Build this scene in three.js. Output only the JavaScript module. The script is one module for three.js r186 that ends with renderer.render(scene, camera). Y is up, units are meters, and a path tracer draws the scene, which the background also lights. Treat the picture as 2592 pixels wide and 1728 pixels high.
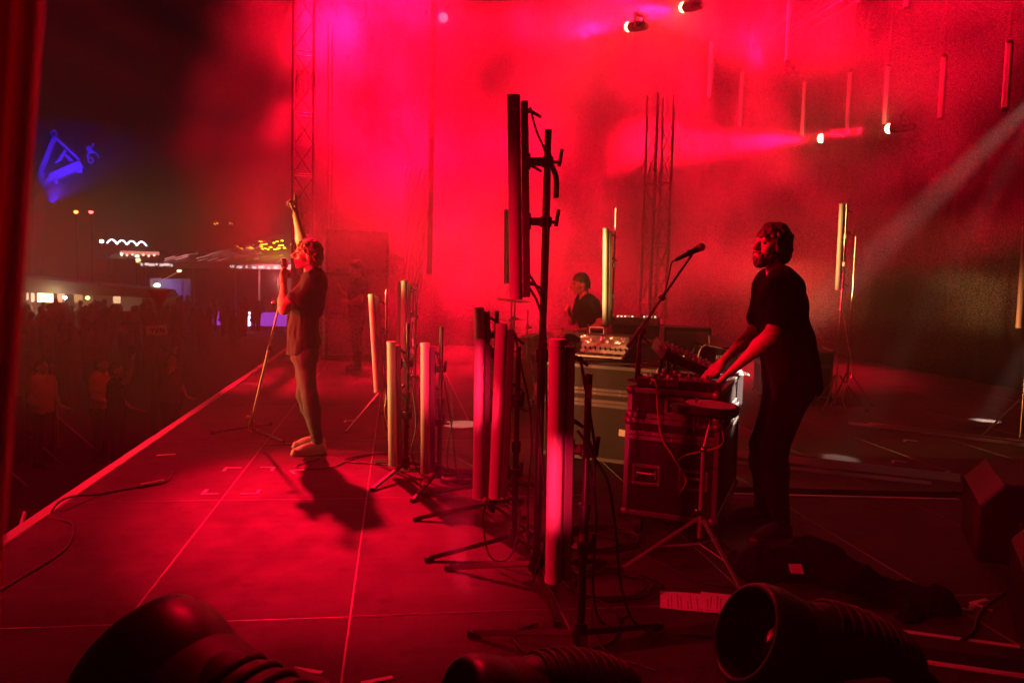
import * as THREE from 'three';
import { mergeGeometries } from 'three/addons/utils/BufferGeometryUtils.js';
import { RoundedBoxGeometry } from 'three/addons/geometries/RoundedBoxGeometry.js';
import { FontLoader } from 'three/addons/loaders/FontLoader.js';
import { TextGeometry } from 'three/addons/geometries/TextGeometry.js';

// ---------------------------------------------------------------- camera, sky, moon, exposure
const scene = new THREE.Scene();
const camera = new THREE.PerspectiveCamera(46.14, 1024 / 682, 0.05, 600);
{
  const yaw = 8.2336 * Math.PI / 180, pitch = -4.642 * Math.PI / 180, roll = 1.4504 * Math.PI / 180;
  camera.position.set(0, 1.5, 0);
  camera.rotation.set(pitch, -yaw, roll, 'YXZ');
  camera.focus = 5.2; camera.userData.fStop = 5;
}
const renderer = new THREE.WebGLRenderer({ antialias: true });
renderer.setSize(1024, 682);
renderer.toneMapping = THREE.LinearToneMapping;
renderer.toneMappingExposure = 1;
renderer.shadowMap.enabled = true;
{
  const w = 64, h = 32, d = new Float32Array(w * h * 4);
  for (let y = 0; y < h; y++) for (let x = 0; x < w; x++) {
    const i = (y * w + x) * 4;
    d[i] = 0.0006; d[i + 1] = 0.0004; d[i + 2] = 0.0011; d[i + 3] = 1;
  }
  const t = new THREE.DataTexture(d, w, h, THREE.RGBAFormat, THREE.FloatType);
  t.mapping = THREE.EquirectangularReflectionMapping; t.magFilter = THREE.LinearFilter; t.needsUpdate = true;
  scene.background = t; scene.environment = t;
}
const moon = new THREE.DirectionalLight(0xfff0dd, 0.0015);
moon.name = 'moon'; moon.position.set(-30, 40, 20); moon.castShadow = true; scene.add(moon);
scene.fog = new THREE.FogExp2(0xffffff, 0.014);

// ---------------------------------------------------------------- stage lights and added red fills
const RED = [1, 0.0008, 0.022], WARM = [1, 0.47, 0.13];
function spot(name, color, intensity, from, to, deg, pen, radius = 2) {
  const l = new THREE.SpotLight(new THREE.Color().setRGB(...color), intensity, 0, deg * Math.PI / 180, pen, 2);
  l.name = name; l.position.set(...from); l.target.position.set(...to); l.target.name = name + '_aim'; l.castShadow = true; l.shadow.radius = radius;
  scene.add(l, l.target); return l;
}
spot('overhead_red_light', RED, 2500, [-2.4, 7.0, -13.1], [-0.42, 0, -5.15], 7.4, 1, 8);
spot('overhead_red_light', RED, 9500, [-1.75, 9.0, -13.6], [1.0, 2.5, -14.9], 25, 1, 3);
spot('overhead_red_light', RED, 3500, [-1.7, 7.5, -15.0], [5.2, 4.9, -15.2], 13, 1, 3);  // added unseen spot filling the dark patch high in the haze
spot('overhead_red_light', RED, 1400, [4.2, 7.0, -10.5], [1.0, 4.2, -16.5], 17, 1, 3);  // extra unseen wash put in to brighten the upper haze
spot('added_edge_fill', RED, 60, [-3.5, 2.3, -7.2], [-1.95, 0, -6.8], 58, 1, 3);  // added unseen lamp, lifts the pale edge strip
spot('rear_red_light', RED, 8200, [-1.35, 9.0, -16.0], [-1.0, 2.0, -12.9], 12.5, 1, 3);  // added unseen lamp brightening the haze behind the singer
spot('rear_red_light', RED, 420, [-0.2, 6.9, -16.6], [0.2, 0, -12.3], 17, 1, 3);
spot('rear_red_light', RED, 250, [2.4, 6.9, -16.6], [2.3, 0, -12.3], 18, 1, 3);
spot('rear_red_light', RED, 750, [6.0, 6.9, -16.6], [5.2, 0, -12.8], 16, 1, 3);
spot('rear_red_light', RED, 2400, [5.2, 6.9, -16.6], [8.6, 5.4, -11.0], 22, 1, 3);  // added unseen wash lighting the haze at upper right
spot('rear_red_light', RED, 1100, [7.4, 6.9, -16.7], [6.8, 0, -13.2], 18, 1, 3);  // added unseen wash for the haze over the right deck
spot('rear_red_light', RED, 2250, [4.4, 7.2, -16.7], [3.4, 6.3, -10], 12.5, 1, 3);  // added unseen spot closing the haze gap near the top centre
spot('added_side_red', RED, 3200, [9.0, 5.6, -7.0], [3.2, 5.7, -16.5], 15, 1, 3);  // added unseen lamp for the upper right haze, no truss here
spot('added_side_red', RED, 520, [9.0, 3.0, -6.0], [5.5, 2.4, -16.5], 15, 1, 3);  // added unseen lamp for the lower haze at right
spot('added_side_red', RED, 260, [-3.6, 4.0, -5.6], [1.92, 1.05, -4.42], 3.6, 1, 3);  // added narrow spot on the keyboard player's arms and hands
spot('added_side_red', RED, 480, [-3.6, 4.0, -5.4], [2.08, 1.74, -4.5], 2.6, 1, 3);  // added narrow spot on the keyboard player's face
spot('added_red_fill', RED, 40, [-1.7, 2.7, -2.4], [0.68, 0.75, -3.6], 25, 1, 3);  // added fill in mid-air without a fixture, reddens the near tube lamps
spot('added_red_fill', RED, 22, [0.2, 3.4, -4.2], [0.4, 0.6, -1.8], 26, 1, 3);  // added fill without a fixture for the moving heads on the floor
spot('added_red_fill', RED, 9, [-0.7, 2.3, 3.0], [-0.27, 1.55, -0.5], 7, 1, 3);  // added fill behind the camera, there for the near pole
spot('added_red_fill', RED, 300, [-4.6, 1.7, -5.0], [-0.3, 1.15, -6.7], 13, 1, 4);  // added red fill for the singer and the left tube lamps
spot('added_side_red', RED, 120, [-3.4, 3.5, -6.2], [2.05, 1.25, -9.0], 5, 1, 3);  // added spot lifting the drummer out of the dark
spot('follow_light', [1, 0.34, 0.09], 19000, [-40, 3.4, -11.5], [-0.4, 1.12, -6.65], 1.9, 0.35, 4);
spot('follow_light', WARM, 38000, [-36, 3.4, 6], [2.24, 1.55, -8.45], 0.72, 0.5, 4);
spot('follow_light', WARM, 4500, [-36, 3.4, 5], [1.4, 0.8, -6.35], 0.8, 0.8, 4);
spot('follow_light', WARM, 20000, [-36, 3.4, -6], [5.17, 1.95, -8.87], 0.85, 0.6, 4);
spot('floor_light', [1, 0.012, 0.055], 22, [0.15, 0.78, -1.7], [0.61, 0.70, -3.0], 9, 0.9, 1);
spot('floor_light', [1, 0.012, 0.055], 110, [0.15, 0.78, -1.7], [0.35, 0.84, -5.2], 6.5, 0.9, 1);
// visible fixtures: [place, aim, half angle, intensity, colour]
const FIXTURES = [
  ['red-lit moving head low on the rear truss, the left of the two low ones', [8.0, 4.23, -14.29], [2.0, 4.1, -16.8], 12, 9000],
  ['red-lit moving head low on the rear truss, the right of the two low ones', [8.0, 4.05, -12.17], [4.2, 4.1, -16.9], 9, 1500],
  ['glaring moving head high on the truss, near the top edge of the photo', [4.53, 5.81, -12.5], [2.0, 6.6, -16.9], 15, 3300],
  ['glaring moving head on the truss, lower and left of the topmost one', [3.79, 5.60, -13.0], [1.4, 6.4, -16.9], 14, 2600],
  ['hazy round lamp facing the camera high over the far stage', [0.71, 5.83, -14.0], [0.0, 1.5, 0], 4, 900],
];

// ---------------------------------------------------------------- helpers
let seed = 7;
const rnd = () => { seed = (seed * 1664525 + 1013904223) >>> 0; return seed / 4294967296; };
const rr = (a, b) => a + (b - a) * rnd();
const V = (a) => new THREE.Vector3(...a);
const taken = {};
const numbered = (n) => { const k = (taken[n] = (taken[n] ?? -1) + 1); return k ? n + '_' + String(k).padStart(3, '0') : n; };
function tag(o, label, category, group, kind) {
  o.userData.label = label; if (category) o.userData.category = category; if (group) o.userData.group = group; if (kind) o.userData.kind = kind; return o;
}
function thing(name, label, category, pos = [0, 0, 0], turn = 0, group) {
  const o = new THREE.Group(); o.name = numbered(name); o.position.set(...pos); o.rotation.y = turn; scene.add(o);
  return tag(o, label, category, group);
}
function flat(g) {
  const n = g.index ? g.toNonIndexed() : g;
  if (!n.attributes.normal) n.computeVertexNormals();
  if (!n.attributes.uv) n.setAttribute('uv', new THREE.BufferAttribute(new Float32Array(n.attributes.position.count * 2), 2));
  for (const k of Object.keys(n.attributes)) if (!['position', 'normal', 'uv'].includes(k)) n.deleteAttribute(k);
  return n;
}
const mg = (list) => { const l = [].concat(list).map(flat); return l.length === 1 ? l[0] : mergeGeometries(l, false); };
function obj(name, geoms, material, parent, label) {
  const m = new THREE.Mesh(mg(geoms), material); m.castShadow = m.receiveShadow = true;
  if (parent) { m.name = name; parent.add(m); if (label) m.userData.label = label; } else { m.name = numbered(name); scene.add(m); }
  return m;
}
function solo(name, label, category, geoms, material, group) { return tag(obj(name, geoms, material, null), label, category, group); }
function struct(name, geoms, material) { const m = obj(name, geoms, material, null); m.userData.kind = 'structure'; return m; }
function bx(w, h, d, p = [0, 0, 0], r = [0, 0, 0], bev = 0) {
  const g = bev ? new RoundedBoxGeometry(w, h, d, 2, bev) : new THREE.BoxGeometry(w, h, d);
  g.applyMatrix4(new THREE.Matrix4().compose(V(p), new THREE.Quaternion().setFromEuler(new THREE.Euler(...r)), V([1, 1, 1]))); return g;
}
function rod(a, b, r0, r1 = r0, seg = 10, open = false) {
  a = V(a); b = V(b); const d = b.clone().sub(a), g = new THREE.CylinderGeometry(r1, r0, d.length(), seg, 1, open);
  g.applyQuaternion(new THREE.Quaternion().setFromUnitVectors(new THREE.Vector3(0, 1, 0), d.normalize()));
  g.translate((a.x + b.x) / 2, (a.y + b.y) / 2, (a.z + b.z) / 2); return g;
}
// box beam between two points
function beam(a, b, w, h) {
  a = V(a); b = V(b); const d = b.clone().sub(a), g = new THREE.BoxGeometry(w, d.length(), h);
  g.applyQuaternion(new THREE.Quaternion().setFromUnitVectors(new THREE.Vector3(0, 1, 0), d.normalize()));
  g.translate((a.x + b.x) / 2, (a.y + b.y) / 2, (a.z + b.z) / 2); return g;
}
function tube(pts, r, seg = 0, rs = 6, closed = false) {
  const c = new THREE.CatmullRomCurve3(pts.map(V), closed, 'catmullrom', 0.5);
  return new THREE.TubeGeometry(c, seg || Math.max(8, pts.length * 7), r, rs, closed);
}
const lathe = (pts, seg = 24) => new THREE.LatheGeometry(pts.map((p) => new THREE.Vector2(...p)), seg);
const ball = (r, p = [0, 0, 0], s = [1, 1, 1], seg = 12) => { const g = new THREE.SphereGeometry(r, seg, Math.ceil(seg * 0.7)); g.scale(...s); g.translate(...p); return g; };
const at = (g, m) => { g.applyMatrix4(m); return g; };
const lerp3 = (a, b, t) => a.map((v, i) => v + (b[i] - v) * t);
// noise
const hash = (x, y, z) => { let n = Math.imul(x, 374761393) ^ Math.imul(y, 668265263) ^ Math.imul(z, 1274126177); n = Math.imul(n ^ (n >>> 13), 1274126177); return ((n ^ (n >>> 16)) >>> 0) / 4294967296; };
function noise(x, y, z, per = 0) {
  const i = Math.floor(x), j = Math.floor(y), k = Math.floor(z), s = (t) => t * t * (3 - 2 * t), u = s(x - i), v = s(y - j), w = s(z - k);
  const m = per ? (a) => ((a % per) + per) % per : (a) => a, L = (a, b, t) => a + (b - a) * t, h = (a, b, c) => hash(m(i + a), m(j + b), k + c);
  return L(L(L(h(0, 0, 0), h(1, 0, 0), u), L(h(0, 1, 0), h(1, 1, 0), u), v), L(L(h(0, 0, 1), h(1, 0, 1), u), L(h(0, 1, 1), h(1, 1, 1), u), v), w);
}
const fbm = (x, y, z, o = 4, per = 0) => { let s = 0, a = 0.5, t = 0; for (let n = 0; n < o; n++) { s += a * noise(x, y, z + 17 * n, per); t += a; a /= 2; x *= 2; y *= 2; z *= 2; per *= 2; } return s / t; };
function tex(size, fn, srgb) {
  const d = new Uint8Array(size * size * 4);
  for (let y = 0; y < size; y++) for (let x = 0; x < size; x++) { const c = fn(x / size, y / size), i = (y * size + x) * 4; for (let k = 0; k < 3; k++) d[i + k] = Math.max(0, Math.min(255, 255 * (Array.isArray(c) ? c[k] : c))); d[i + 3] = 255; }
  const t = new THREE.DataTexture(d, size, size); t.wrapS = t.wrapT = THREE.RepeatWrapping; t.magFilter = THREE.LinearFilter; t.minFilter = THREE.LinearFilter;
  if (srgb) t.colorSpace = THREE.SRGBColorSpace; t.needsUpdate = true; return t;
}
// ---------------------------------------------------------------- materials
function mat(r, g, b, rough = 0.6, metal = 0, extra = {}) {
  return new THREE.MeshPhysicalMaterial({ color: new THREE.Color().setRGB(r, g, b), roughness: rough, metalness: metal, ...extra });
}
const glow = (r, g, b, k) => new THREE.MeshStandardMaterial({ color: 0x111111, emissive: new THREE.Color().setRGB(r, g, b), emissiveIntensity: k, roughness: 0.6 });
const deckMap = tex(512, (u, v) => { const n = fbm(u * 6, v * 6, 1, 5, 6), s = fbm(u * 3, v * 24, 5, 4, 24), d = fbm(u * 10, v * 10, 9, 3, 10); const q = noise(u * 128, v * 128, 21, 128); let c = 0.165 + 0.03 * (n - 0.5) + 0.1 * (s - 0.5) + 0.03 * (q - 0.5); if (d > 0.7) c -= (d - 0.7) * 0.9; return [c * 1.06, c, c * 0.95]; }, true);
const deckRough = tex(512, (u, v) => { const n = fbm(u * 8, v * 8, 3, 5, 8); return 0.68 + 0.16 * n; });
const deckBump = tex(256, (u, v) => { const a = Math.sin(u * Math.PI * 2 * 40) * Math.sin(v * Math.PI * 2 * 40); return 0.5 + 0.35 * a + 0.3 * (noise(u * 64, v * 64, 2, 64) - 0.5); });
const clothBump = tex(256, (u, v) => fbm(u * 32, v * 32, 4, 3, 32));
const M = {
  deck: new THREE.MeshPhysicalMaterial({ color: 0xffffff, map: deckMap, roughnessMap: deckRough, roughness: 1, bumpMap: deckBump, bumpScale: 0.0012 }),
  deckEdge: mat(0.22, 0.22, 0.23, 0.5, 0.3), stripe: mat(0.62, 0.6, 0.57, 0.6),
  black: mat(0.012, 0.012, 0.013, 0.5), blackMetal: mat(0.014, 0.014, 0.015, 0.38, 0), rubber: mat(0.015, 0.015, 0.015, 0.75), cable: mat(0.008, 0.008, 0.008, 0.45),
  alu: mat(0.62, 0.62, 0.64, 0.33, 0.9), aluDull: mat(0.45, 0.45, 0.47, 0.45, 0.7), steel: mat(0.55, 0.55, 0.56, 0.25, 1), chrome: mat(0.8, 0.8, 0.8, 0.12, 1), brass: mat(0.65, 0.45, 0.2, 0.3, 1),
  acrylic: mat(0.66, 0.65, 0.63, 0.35), opal: mat(0.8, 0.8, 0.8, 0.9, 0, { transmission: 0.55, thickness: 0 }), caseBoard: mat(0.01, 0.0095, 0.009, 0.6, 0, { bumpMap: clothBump, bumpScale: 0.0008 }),
  drape: mat(0.005, 0.005, 0.005, 1, 0, { specularIntensity: 0.15 }), paper: mat(0.75, 0.73, 0.7, 0.8), tape: mat(0.7, 0.68, 0.66, 0.6), white: mat(0.7, 0.7, 0.68, 0.5),
  skin: mat(0.46, 0.28, 0.2, 0.55), lips: mat(0.4, 0.17, 0.14, 0.45), hairBrown: mat(0.05, 0.03, 0.02, 0.5), hairFair: mat(0.2, 0.12, 0.07, 0.5),
  tee: mat(0.018, 0.016, 0.016, 0.9), teeBlack: mat(0.007, 0.0065, 0.007, 0.95, 0, { specularIntensity: 0.2 }), jeans: mat(0.055, 0.065, 0.07, 0.9), standGold: mat(0.62, 0.54, 0.42, 0.35, 0.15), caseEdge: mat(0.22, 0.22, 0.23, 0.45, 0.6), towerAlu: mat(0.2, 0.2, 0.21, 0.4, 0.85), jeansBlack: mat(0.006, 0.006, 0.007, 0.95, 0, { specularIntensity: 0.2 }), shoe: mat(0.62, 0.58, 0.54, 0.6), sole: mat(0.66, 0.64, 0.6, 0.6),
  shoeDark: mat(0.02, 0.02, 0.02, 0.7), soleDark: mat(0.11, 0.1, 0.09, 0.6), eye: mat(0.03, 0.02, 0.02, 0.2), plastic: mat(0.014, 0.014, 0.015, 0.55), grey: mat(0.12, 0.12, 0.12, 0.5), key: mat(0.75, 0.74, 0.7, 0.3),
  redPaint: mat(0.35, 0.06, 0.06, 0.6), foil: mat(0.4, 0.4, 0.42, 0.22, 0.35), film: mat(0.75, 0.75, 0.75, 0.45, 0, { transmission: 0.6, thickness: 0, side: THREE.DoubleSide }), canvas: mat(0.42, 0.4, 0.38, 0.8), ground: mat(0.03, 0.03, 0.028, 0.95), cloud: mat(0.9, 0.9, 0.9, 1),
  darkWall: mat(0.05, 0.045, 0.045, 0.85), blueSteel: mat(0.35, 0.36, 0.4, 0.6), orange: mat(0.6, 0.2, 0.05, 0.8), redCloth: mat(0.5, 0.1, 0.1, 0.85),
};
// ---------------------------------------------------------------- surfaces from distance fields
function surfaceNets(dim, lo, cell, f) {
  const [nx, ny, nz] = dim, id = new Int32Array(nx * ny * nz).fill(-1), P = [], N = [], I = [], at3 = (x, y, z) => x + nx * (y + ny * z);
  const ed = [[0, 1], [0, 2], [0, 4], [1, 3], [1, 5], [2, 3], [2, 6], [3, 7], [4, 5], [4, 6], [5, 7], [6, 7]], v = new Float64Array(8);
  for (let z = 0; z < nz - 1; z++) for (let y = 0; y < ny - 1; y++) for (let x = 0; x < nx - 1; x++) {
    let m = 0; for (let c = 0; c < 8; c++) { v[c] = f[at3(x + (c & 1), y + ((c >> 1) & 1), z + (c >> 2))]; if (v[c] < 0) m |= 1 << c; }
    if (m === 0 || m === 255) continue;
    let n = 0, sx = 0, sy = 0, sz = 0;
    for (const [a, b] of ed) if (((m >> a) & 1) !== ((m >> b) & 1)) { const t = v[a] / (v[a] - v[b]); sx += (a & 1) + t * ((b & 1) - (a & 1)); sy += ((a >> 1) & 1) + t * (((b >> 1) & 1) - ((a >> 1) & 1)); sz += (a >> 2) + t * ((b >> 2) - (a >> 2)); n++; }
    id[at3(x, y, z)] = P.length / 3; sx /= n; sy /= n; sz /= n; P.push(lo[0] + (x + sx) * cell, lo[1] + (y + sy) * cell, lo[2] + (z + sz) * cell);
    const L = (a, b, t) => a + (b - a) * t;
    let gx = L(L(v[1] - v[0], v[3] - v[2], sy), L(v[5] - v[4], v[7] - v[6], sy), sz), gy = L(L(v[2] - v[0], v[3] - v[1], sx), L(v[6] - v[4], v[7] - v[5], sx), sz), gz = L(L(v[4] - v[0], v[5] - v[1], sx), L(v[6] - v[2], v[7] - v[3], sx), sy);
    const q = Math.hypot(gx, gy, gz) || 1; N.push(gx / q, gy / q, gz / q);
  }
  const quad = (a, b, c, d, flip) => { if (a < 0 || b < 0 || c < 0 || d < 0) return; if (flip) I.push(a, c, b, b, c, d); else I.push(a, b, c, b, d, c); };
  for (let z = 1; z < nz - 1; z++) for (let y = 1; y < ny - 1; y++) for (let x = 1; x < nx - 1; x++) {
    const s = f[at3(x, y, z)] < 0;
    if (s !== f[at3(x + 1, y, z)] < 0) quad(id[at3(x, y - 1, z - 1)], id[at3(x, y, z - 1)], id[at3(x, y - 1, z)], id[at3(x, y, z)], !s);
    if (s !== f[at3(x, y + 1, z)] < 0) quad(id[at3(x - 1, y, z - 1)], id[at3(x - 1, y, z)], id[at3(x, y, z - 1)], id[at3(x, y, z)], !s);
    if (s !== f[at3(x, y, z + 1)] < 0) quad(id[at3(x - 1, y - 1, z)], id[at3(x, y - 1, z)], id[at3(x - 1, y, z)], id[at3(x, y, z)], !s);
  }
  const g = new THREE.BufferGeometry(); g.setAttribute('position', new THREE.Float32BufferAttribute(P, 3)); g.setAttribute('normal', new THREE.Float32BufferAttribute(N, 3));
  const pos = P, tri = I; const uv = new Float32Array(P.length / 3 * 2); for (let i = 0; i < uv.length / 2; i++) { uv[2 * i] = pos[3 * i] + pos[3 * i + 2]; uv[2 * i + 1] = pos[3 * i + 1]; }
  g.setAttribute('uv', new THREE.BufferAttribute(uv, 2)); g.setIndex(tri); return g;
}
// prims: {a, b, ra, rb} tapered capsules or {c, r:[x,y,z]} ellipsoids; joined smoothly; post(d, x, y, z) may carve
function blob(prims, cell, k, post, pad = 0.03) {
  const lo = [1e9, 1e9, 1e9], hi = [-1e9, -1e9, -1e9], boxes = prims.map((p) => {
    const l = [], h = [];
    for (let i = 0; i < 3; i++) {
      if (p.c) { l[i] = p.c[i] - p.r[i]; h[i] = p.c[i] + p.r[i]; } else { l[i] = Math.min(p.a[i] - p.ra, p.b[i] - p.rb); h[i] = Math.max(p.a[i] + p.ra, p.b[i] + p.rb); }
      lo[i] = Math.min(lo[i], l[i] - pad); hi[i] = Math.max(hi[i], h[i] + pad);
    } return [l, h];
  });
  const dim = lo.map((l, i) => Math.ceil((hi[i] - l) / cell) + 2), [nx, ny, nz] = dim, S = new Float32Array(nx * ny * nz), m = 6 * k + cell;
  prims.forEach((p, q) => {
    const [l, h] = boxes[q], s = l.map((v, i) => Math.max(0, Math.floor((v - m - lo[i]) / cell))), e = h.map((v, i) => Math.min(dim[i] - 1, Math.ceil((v + m - lo[i]) / cell)));
    let ba, L2; if (!p.c) { ba = [0, 1, 2].map((i) => p.b[i] - p.a[i]); L2 = ba[0] ** 2 + ba[1] ** 2 + ba[2] ** 2 || 1e-9; }
    for (let z = s[2]; z <= e[2]; z++) for (let y = s[1]; y <= e[1]; y++) for (let x = s[0]; x <= e[0]; x++) {
      const px = lo[0] + x * cell, py = lo[1] + y * cell, pz = lo[2] + z * cell; let d;
      if (p.c) { const a = (px - p.c[0]) / p.r[0], b = (py - p.c[1]) / p.r[1], c = (pz - p.c[2]) / p.r[2], q1 = Math.hypot(a, b, c), q2 = Math.hypot(a / p.r[0], b / p.r[1], c / p.r[2]); d = q2 < 1e-6 ? -Math.min(...p.r) : q1 * (q1 - 1) / q2; }
      else { const ax = px - p.a[0], ay = py - p.a[1], az = pz - p.a[2], t = Math.max(0, Math.min(1, (ax * ba[0] + ay * ba[1] + az * ba[2]) / L2)); d = Math.hypot(ax - ba[0] * t, ay - ba[1] * t, az - ba[2] * t) - (p.ra + (p.rb - p.ra) * t); }
      S[x + nx * (y + ny * z)] += Math.exp(Math.min(60, -d / k));
    }
  });
  for (let z = 0; z < nz; z++) for (let y = 0; y < ny; y++) for (let x = 0; x < nx; x++) { const i = x + nx * (y + ny * z); let d = S[i] > 1e-9 ? -k * Math.log(S[i]) : 6 * k; if (post) d = post(d, lo[0] + x * cell, lo[1] + y * cell, lo[2] + z * cell); S[i] = d; }
  return surfaceNets(dim, lo, cell, S);
}

// ---------------------------------------------------------------- people
const cap = (a, b, ra, rb = ra) => ({ a, b, ra, rb }), ell = (c, r) => ({ c, r });
const X3 = { sub: (a, b) => a.map((v, i) => v - b[i]), add: (a, b, k = 1) => a.map((v, i) => v + k * b[i]), len: (a) => Math.hypot(...a), norm: (a) => { const l = Math.hypot(...a) || 1; return a.map((v) => v / l); }, cross: (a, b) => [a[1] * b[2] - a[2] * b[1], a[2] * b[0] - a[0] * b[2], a[0] * b[1] - a[1] * b[0]] };
// head in its own axes: +x is where the face looks, +y up
function headPrims() {
  return [
    ell([-0.012, 0.03, 0], [0.094, 0.088, 0.074]), ell([0.034, -0.035, 0], [0.052, 0.072, 0.056]), ell([0.06, -0.095, 0], [0.026, 0.022, 0.028]), cap([-0.02, -0.06, 0.045], [0.055, -0.095, 0.02], 0.02, 0.016), cap([-0.02, -0.06, -0.045], [0.055, -0.095, -0.02], 0.02, 0.016),
    cap([0.084, 0.022, 0], [0.116, -0.02, 0], 0.008, 0.0125), ell([0.102, -0.028, 0], [0.015, 0.01, 0.019]), cap([0.077, 0.032, -0.035], [0.077, 0.032, 0.035], 0.011), ell([0.05, -0.02, 0.04], [0.028, 0.022, 0.02]), ell([0.05, -0.02, -0.04], [0.028, 0.022, 0.02]),
    ell([0.086, -0.06, 0], [0.012, 0.007, 0.024]), ell([0.083, -0.073, 0], [0.012, 0.008, 0.021]),
    ell([-0.012, -0.008, 0.078], [0.024, 0.033, 0.009]), ell([-0.012, -0.008, -0.078], [0.024, 0.033, 0.009]),
  ];
}
function headMatrix(c, face, up) {
  const f = V(face).normalize(), u0 = V(up), z = new THREE.Vector3().crossVectors(f, u0).normalize(), u = new THREE.Vector3().crossVectors(z, f);
  return new THREE.Matrix4().makeBasis(f, u, z).setPosition(...c);
}
// five fingers on a palm. n: palm normal (towards the palm's inside); curl: per finger 0 straight .. 1 fist; side: direction of the thumb
function handGeom(w, dir, n, side, curl, size = 1, spread = 0.12) {
  dir = X3.norm(dir); side = X3.norm(side); n = X3.norm(n); const S = (v) => v * size, p = [];
  const pt = (a, b, c) => X3.add(X3.add(X3.add(w, dir, S(a)), side, S(b)), n, S(c));
  p.push(cap(pt(-0.03, 0, 0), pt(0.02, 0.004, 0), S(0.024), S(0.023)));
  for (const s of [-0.026, -0.009, 0.009, 0.026]) p.push(cap(pt(0.02, s * 0.7, 0), pt(0.088 - Math.abs(s + 0.004) * 0.25, s, 0), S(0.0145), S(0.0115)));
  const len = [[0.034, 0.022, 0.017], [0.042, 0.027, 0.02], [0.045, 0.029, 0.021], [0.041, 0.025, 0.02]];
  [-0.026, -0.009, 0.009, 0.026].forEach((s, i) => {
    let q = [0.088 - Math.abs(s + 0.004) * 0.25, s, 0], ang = 0; const r = [0.0098, 0.009, 0.0082, 0.0072];
    for (let j = 0; j < 3; j++) { ang += curl[3 - i] * [1.3, 1.6, 1.0][j]; const l = len[i][j], nx = [q[0] + Math.cos(ang) * l, q[1] + s * spread * Math.cos(ang), q[2] + Math.sin(ang) * l]; p.push(cap(pt(...q), pt(...nx), S(r[j]), S(r[j + 1]))); q = nx; }
  });
  const tc = curl[4] ?? 0.4; let q = [0.018, 0.02, 0.006]; const t1 = [0.05, 0.047, 0.02 + 0.02 * tc], t2 = [0.076 + 0.002 * tc, 0.056 - 0.03 * tc, 0.03 + 0.02 * tc], t3 = [0.098 - 0.01 * tc, 0.058 - 0.06 * tc, 0.034 + 0.026 * tc];
  p.push(cap(pt(...q), pt(...t1), S(0.017), S(0.0125)), cap(pt(...t1), pt(...t2), S(0.0115), S(0.0102)), cap(pt(...t2), pt(...t3), S(0.0098), S(0.008)));
  return blob(p, 0.0034, 0.0042);
}
function torso(J, e, wide = 1) {
  const s = X3.norm([J.shN[0] - J.shF[0], 0, J.shN[2] - J.shF[2]]), o = (c, k) => X3.add(c, s, k * wide), up = X3.norm(X3.sub(J.neckB, J.chest));
  const fwd = X3.cross(up, s), sgn = Math.sign(fwd[0] * J.face[0] + fwd[2] * J.face[2]) || 1, f = (c, k) => X3.add(c, fwd, k * sgn);
  return [
    cap(J.shN, J.shF, 0.058 + e), cap(o(J.neckB, 0.05), J.shN, 0.05 + e, 0.056 + e), cap(o(J.neckB, -0.05), J.shF, 0.05 + e, 0.056 + e),
    cap(o(J.chest, 0.085), o(J.chest, -0.085), 0.1 + e), cap(f(o(J.chest, 0.08), 0.03), f(o(J.chest, -0.08), 0.03), 0.08 + e), cap(o(X3.add(J.shN, s, -0.08), 0), o(J.chest, 0.085), 0.08 + e, 0.1 + e), cap(o(X3.add(J.shF, s, 0.08), 0), o(J.chest, -0.085), 0.08 + e, 0.1 + e),
    cap(o(J.chest, 0.08), o(J.belly, 0.07), 0.098 + e, (J.bellyR ?? 0.092) + e), cap(o(J.chest, -0.08), o(J.belly, -0.07), 0.098 + e, (J.bellyR ?? 0.092) + e), cap(o(J.belly, 0.07), o(J.hip, 0.075), (J.bellyR ?? 0.092) + e, 0.102 + e), cap(o(J.belly, -0.07), o(J.hip, -0.075), (J.bellyR ?? 0.092) + e, 0.102 + e),
  ];
}
function legs(J, e, t = 1) {
  const out = [cap(J.hipN, J.hipF, 0.1 + e)];
  for (const k of ['N', 'F']) if (J['kn' + k]) {
    const h = J['hip' + k], q = J['kn' + k], a = J['an' + k], calf = lerp3(q, a, 0.3);
    out.push(cap(h, q, 0.088 * t + e, 0.056 * t + e), cap(q, calf, 0.055 * t + e, 0.056 * t + e), cap(calf, a, 0.056 * t + e, 0.038 * t + e));
  }
  return out;
}
function arms(J, e, part = 1) {
  const out = [];
  for (const k of ['N', 'F']) { const s = J['sh' + k], q = J['el' + k], w = J['wr' + k]; if (part >= 1) out.push(cap(s, q, 0.05 + e, 0.04 + e), cap(q, lerp3(q, w, 0.3), 0.04 + e, 0.041 + e), cap(lerp3(q, w, 0.3), w, 0.041 + e, 0.026 + e)); else out.push(cap(s, lerp3(s, q, part), 0.056 + e, 0.055 + e)); }
  return out;
}
const fold = (amp, fx, fy, fz, z0) => (d, x, y, z) => d + amp * (fbm(x * fx, y * fy, z * fz + z0, 3) - 0.5);
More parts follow.
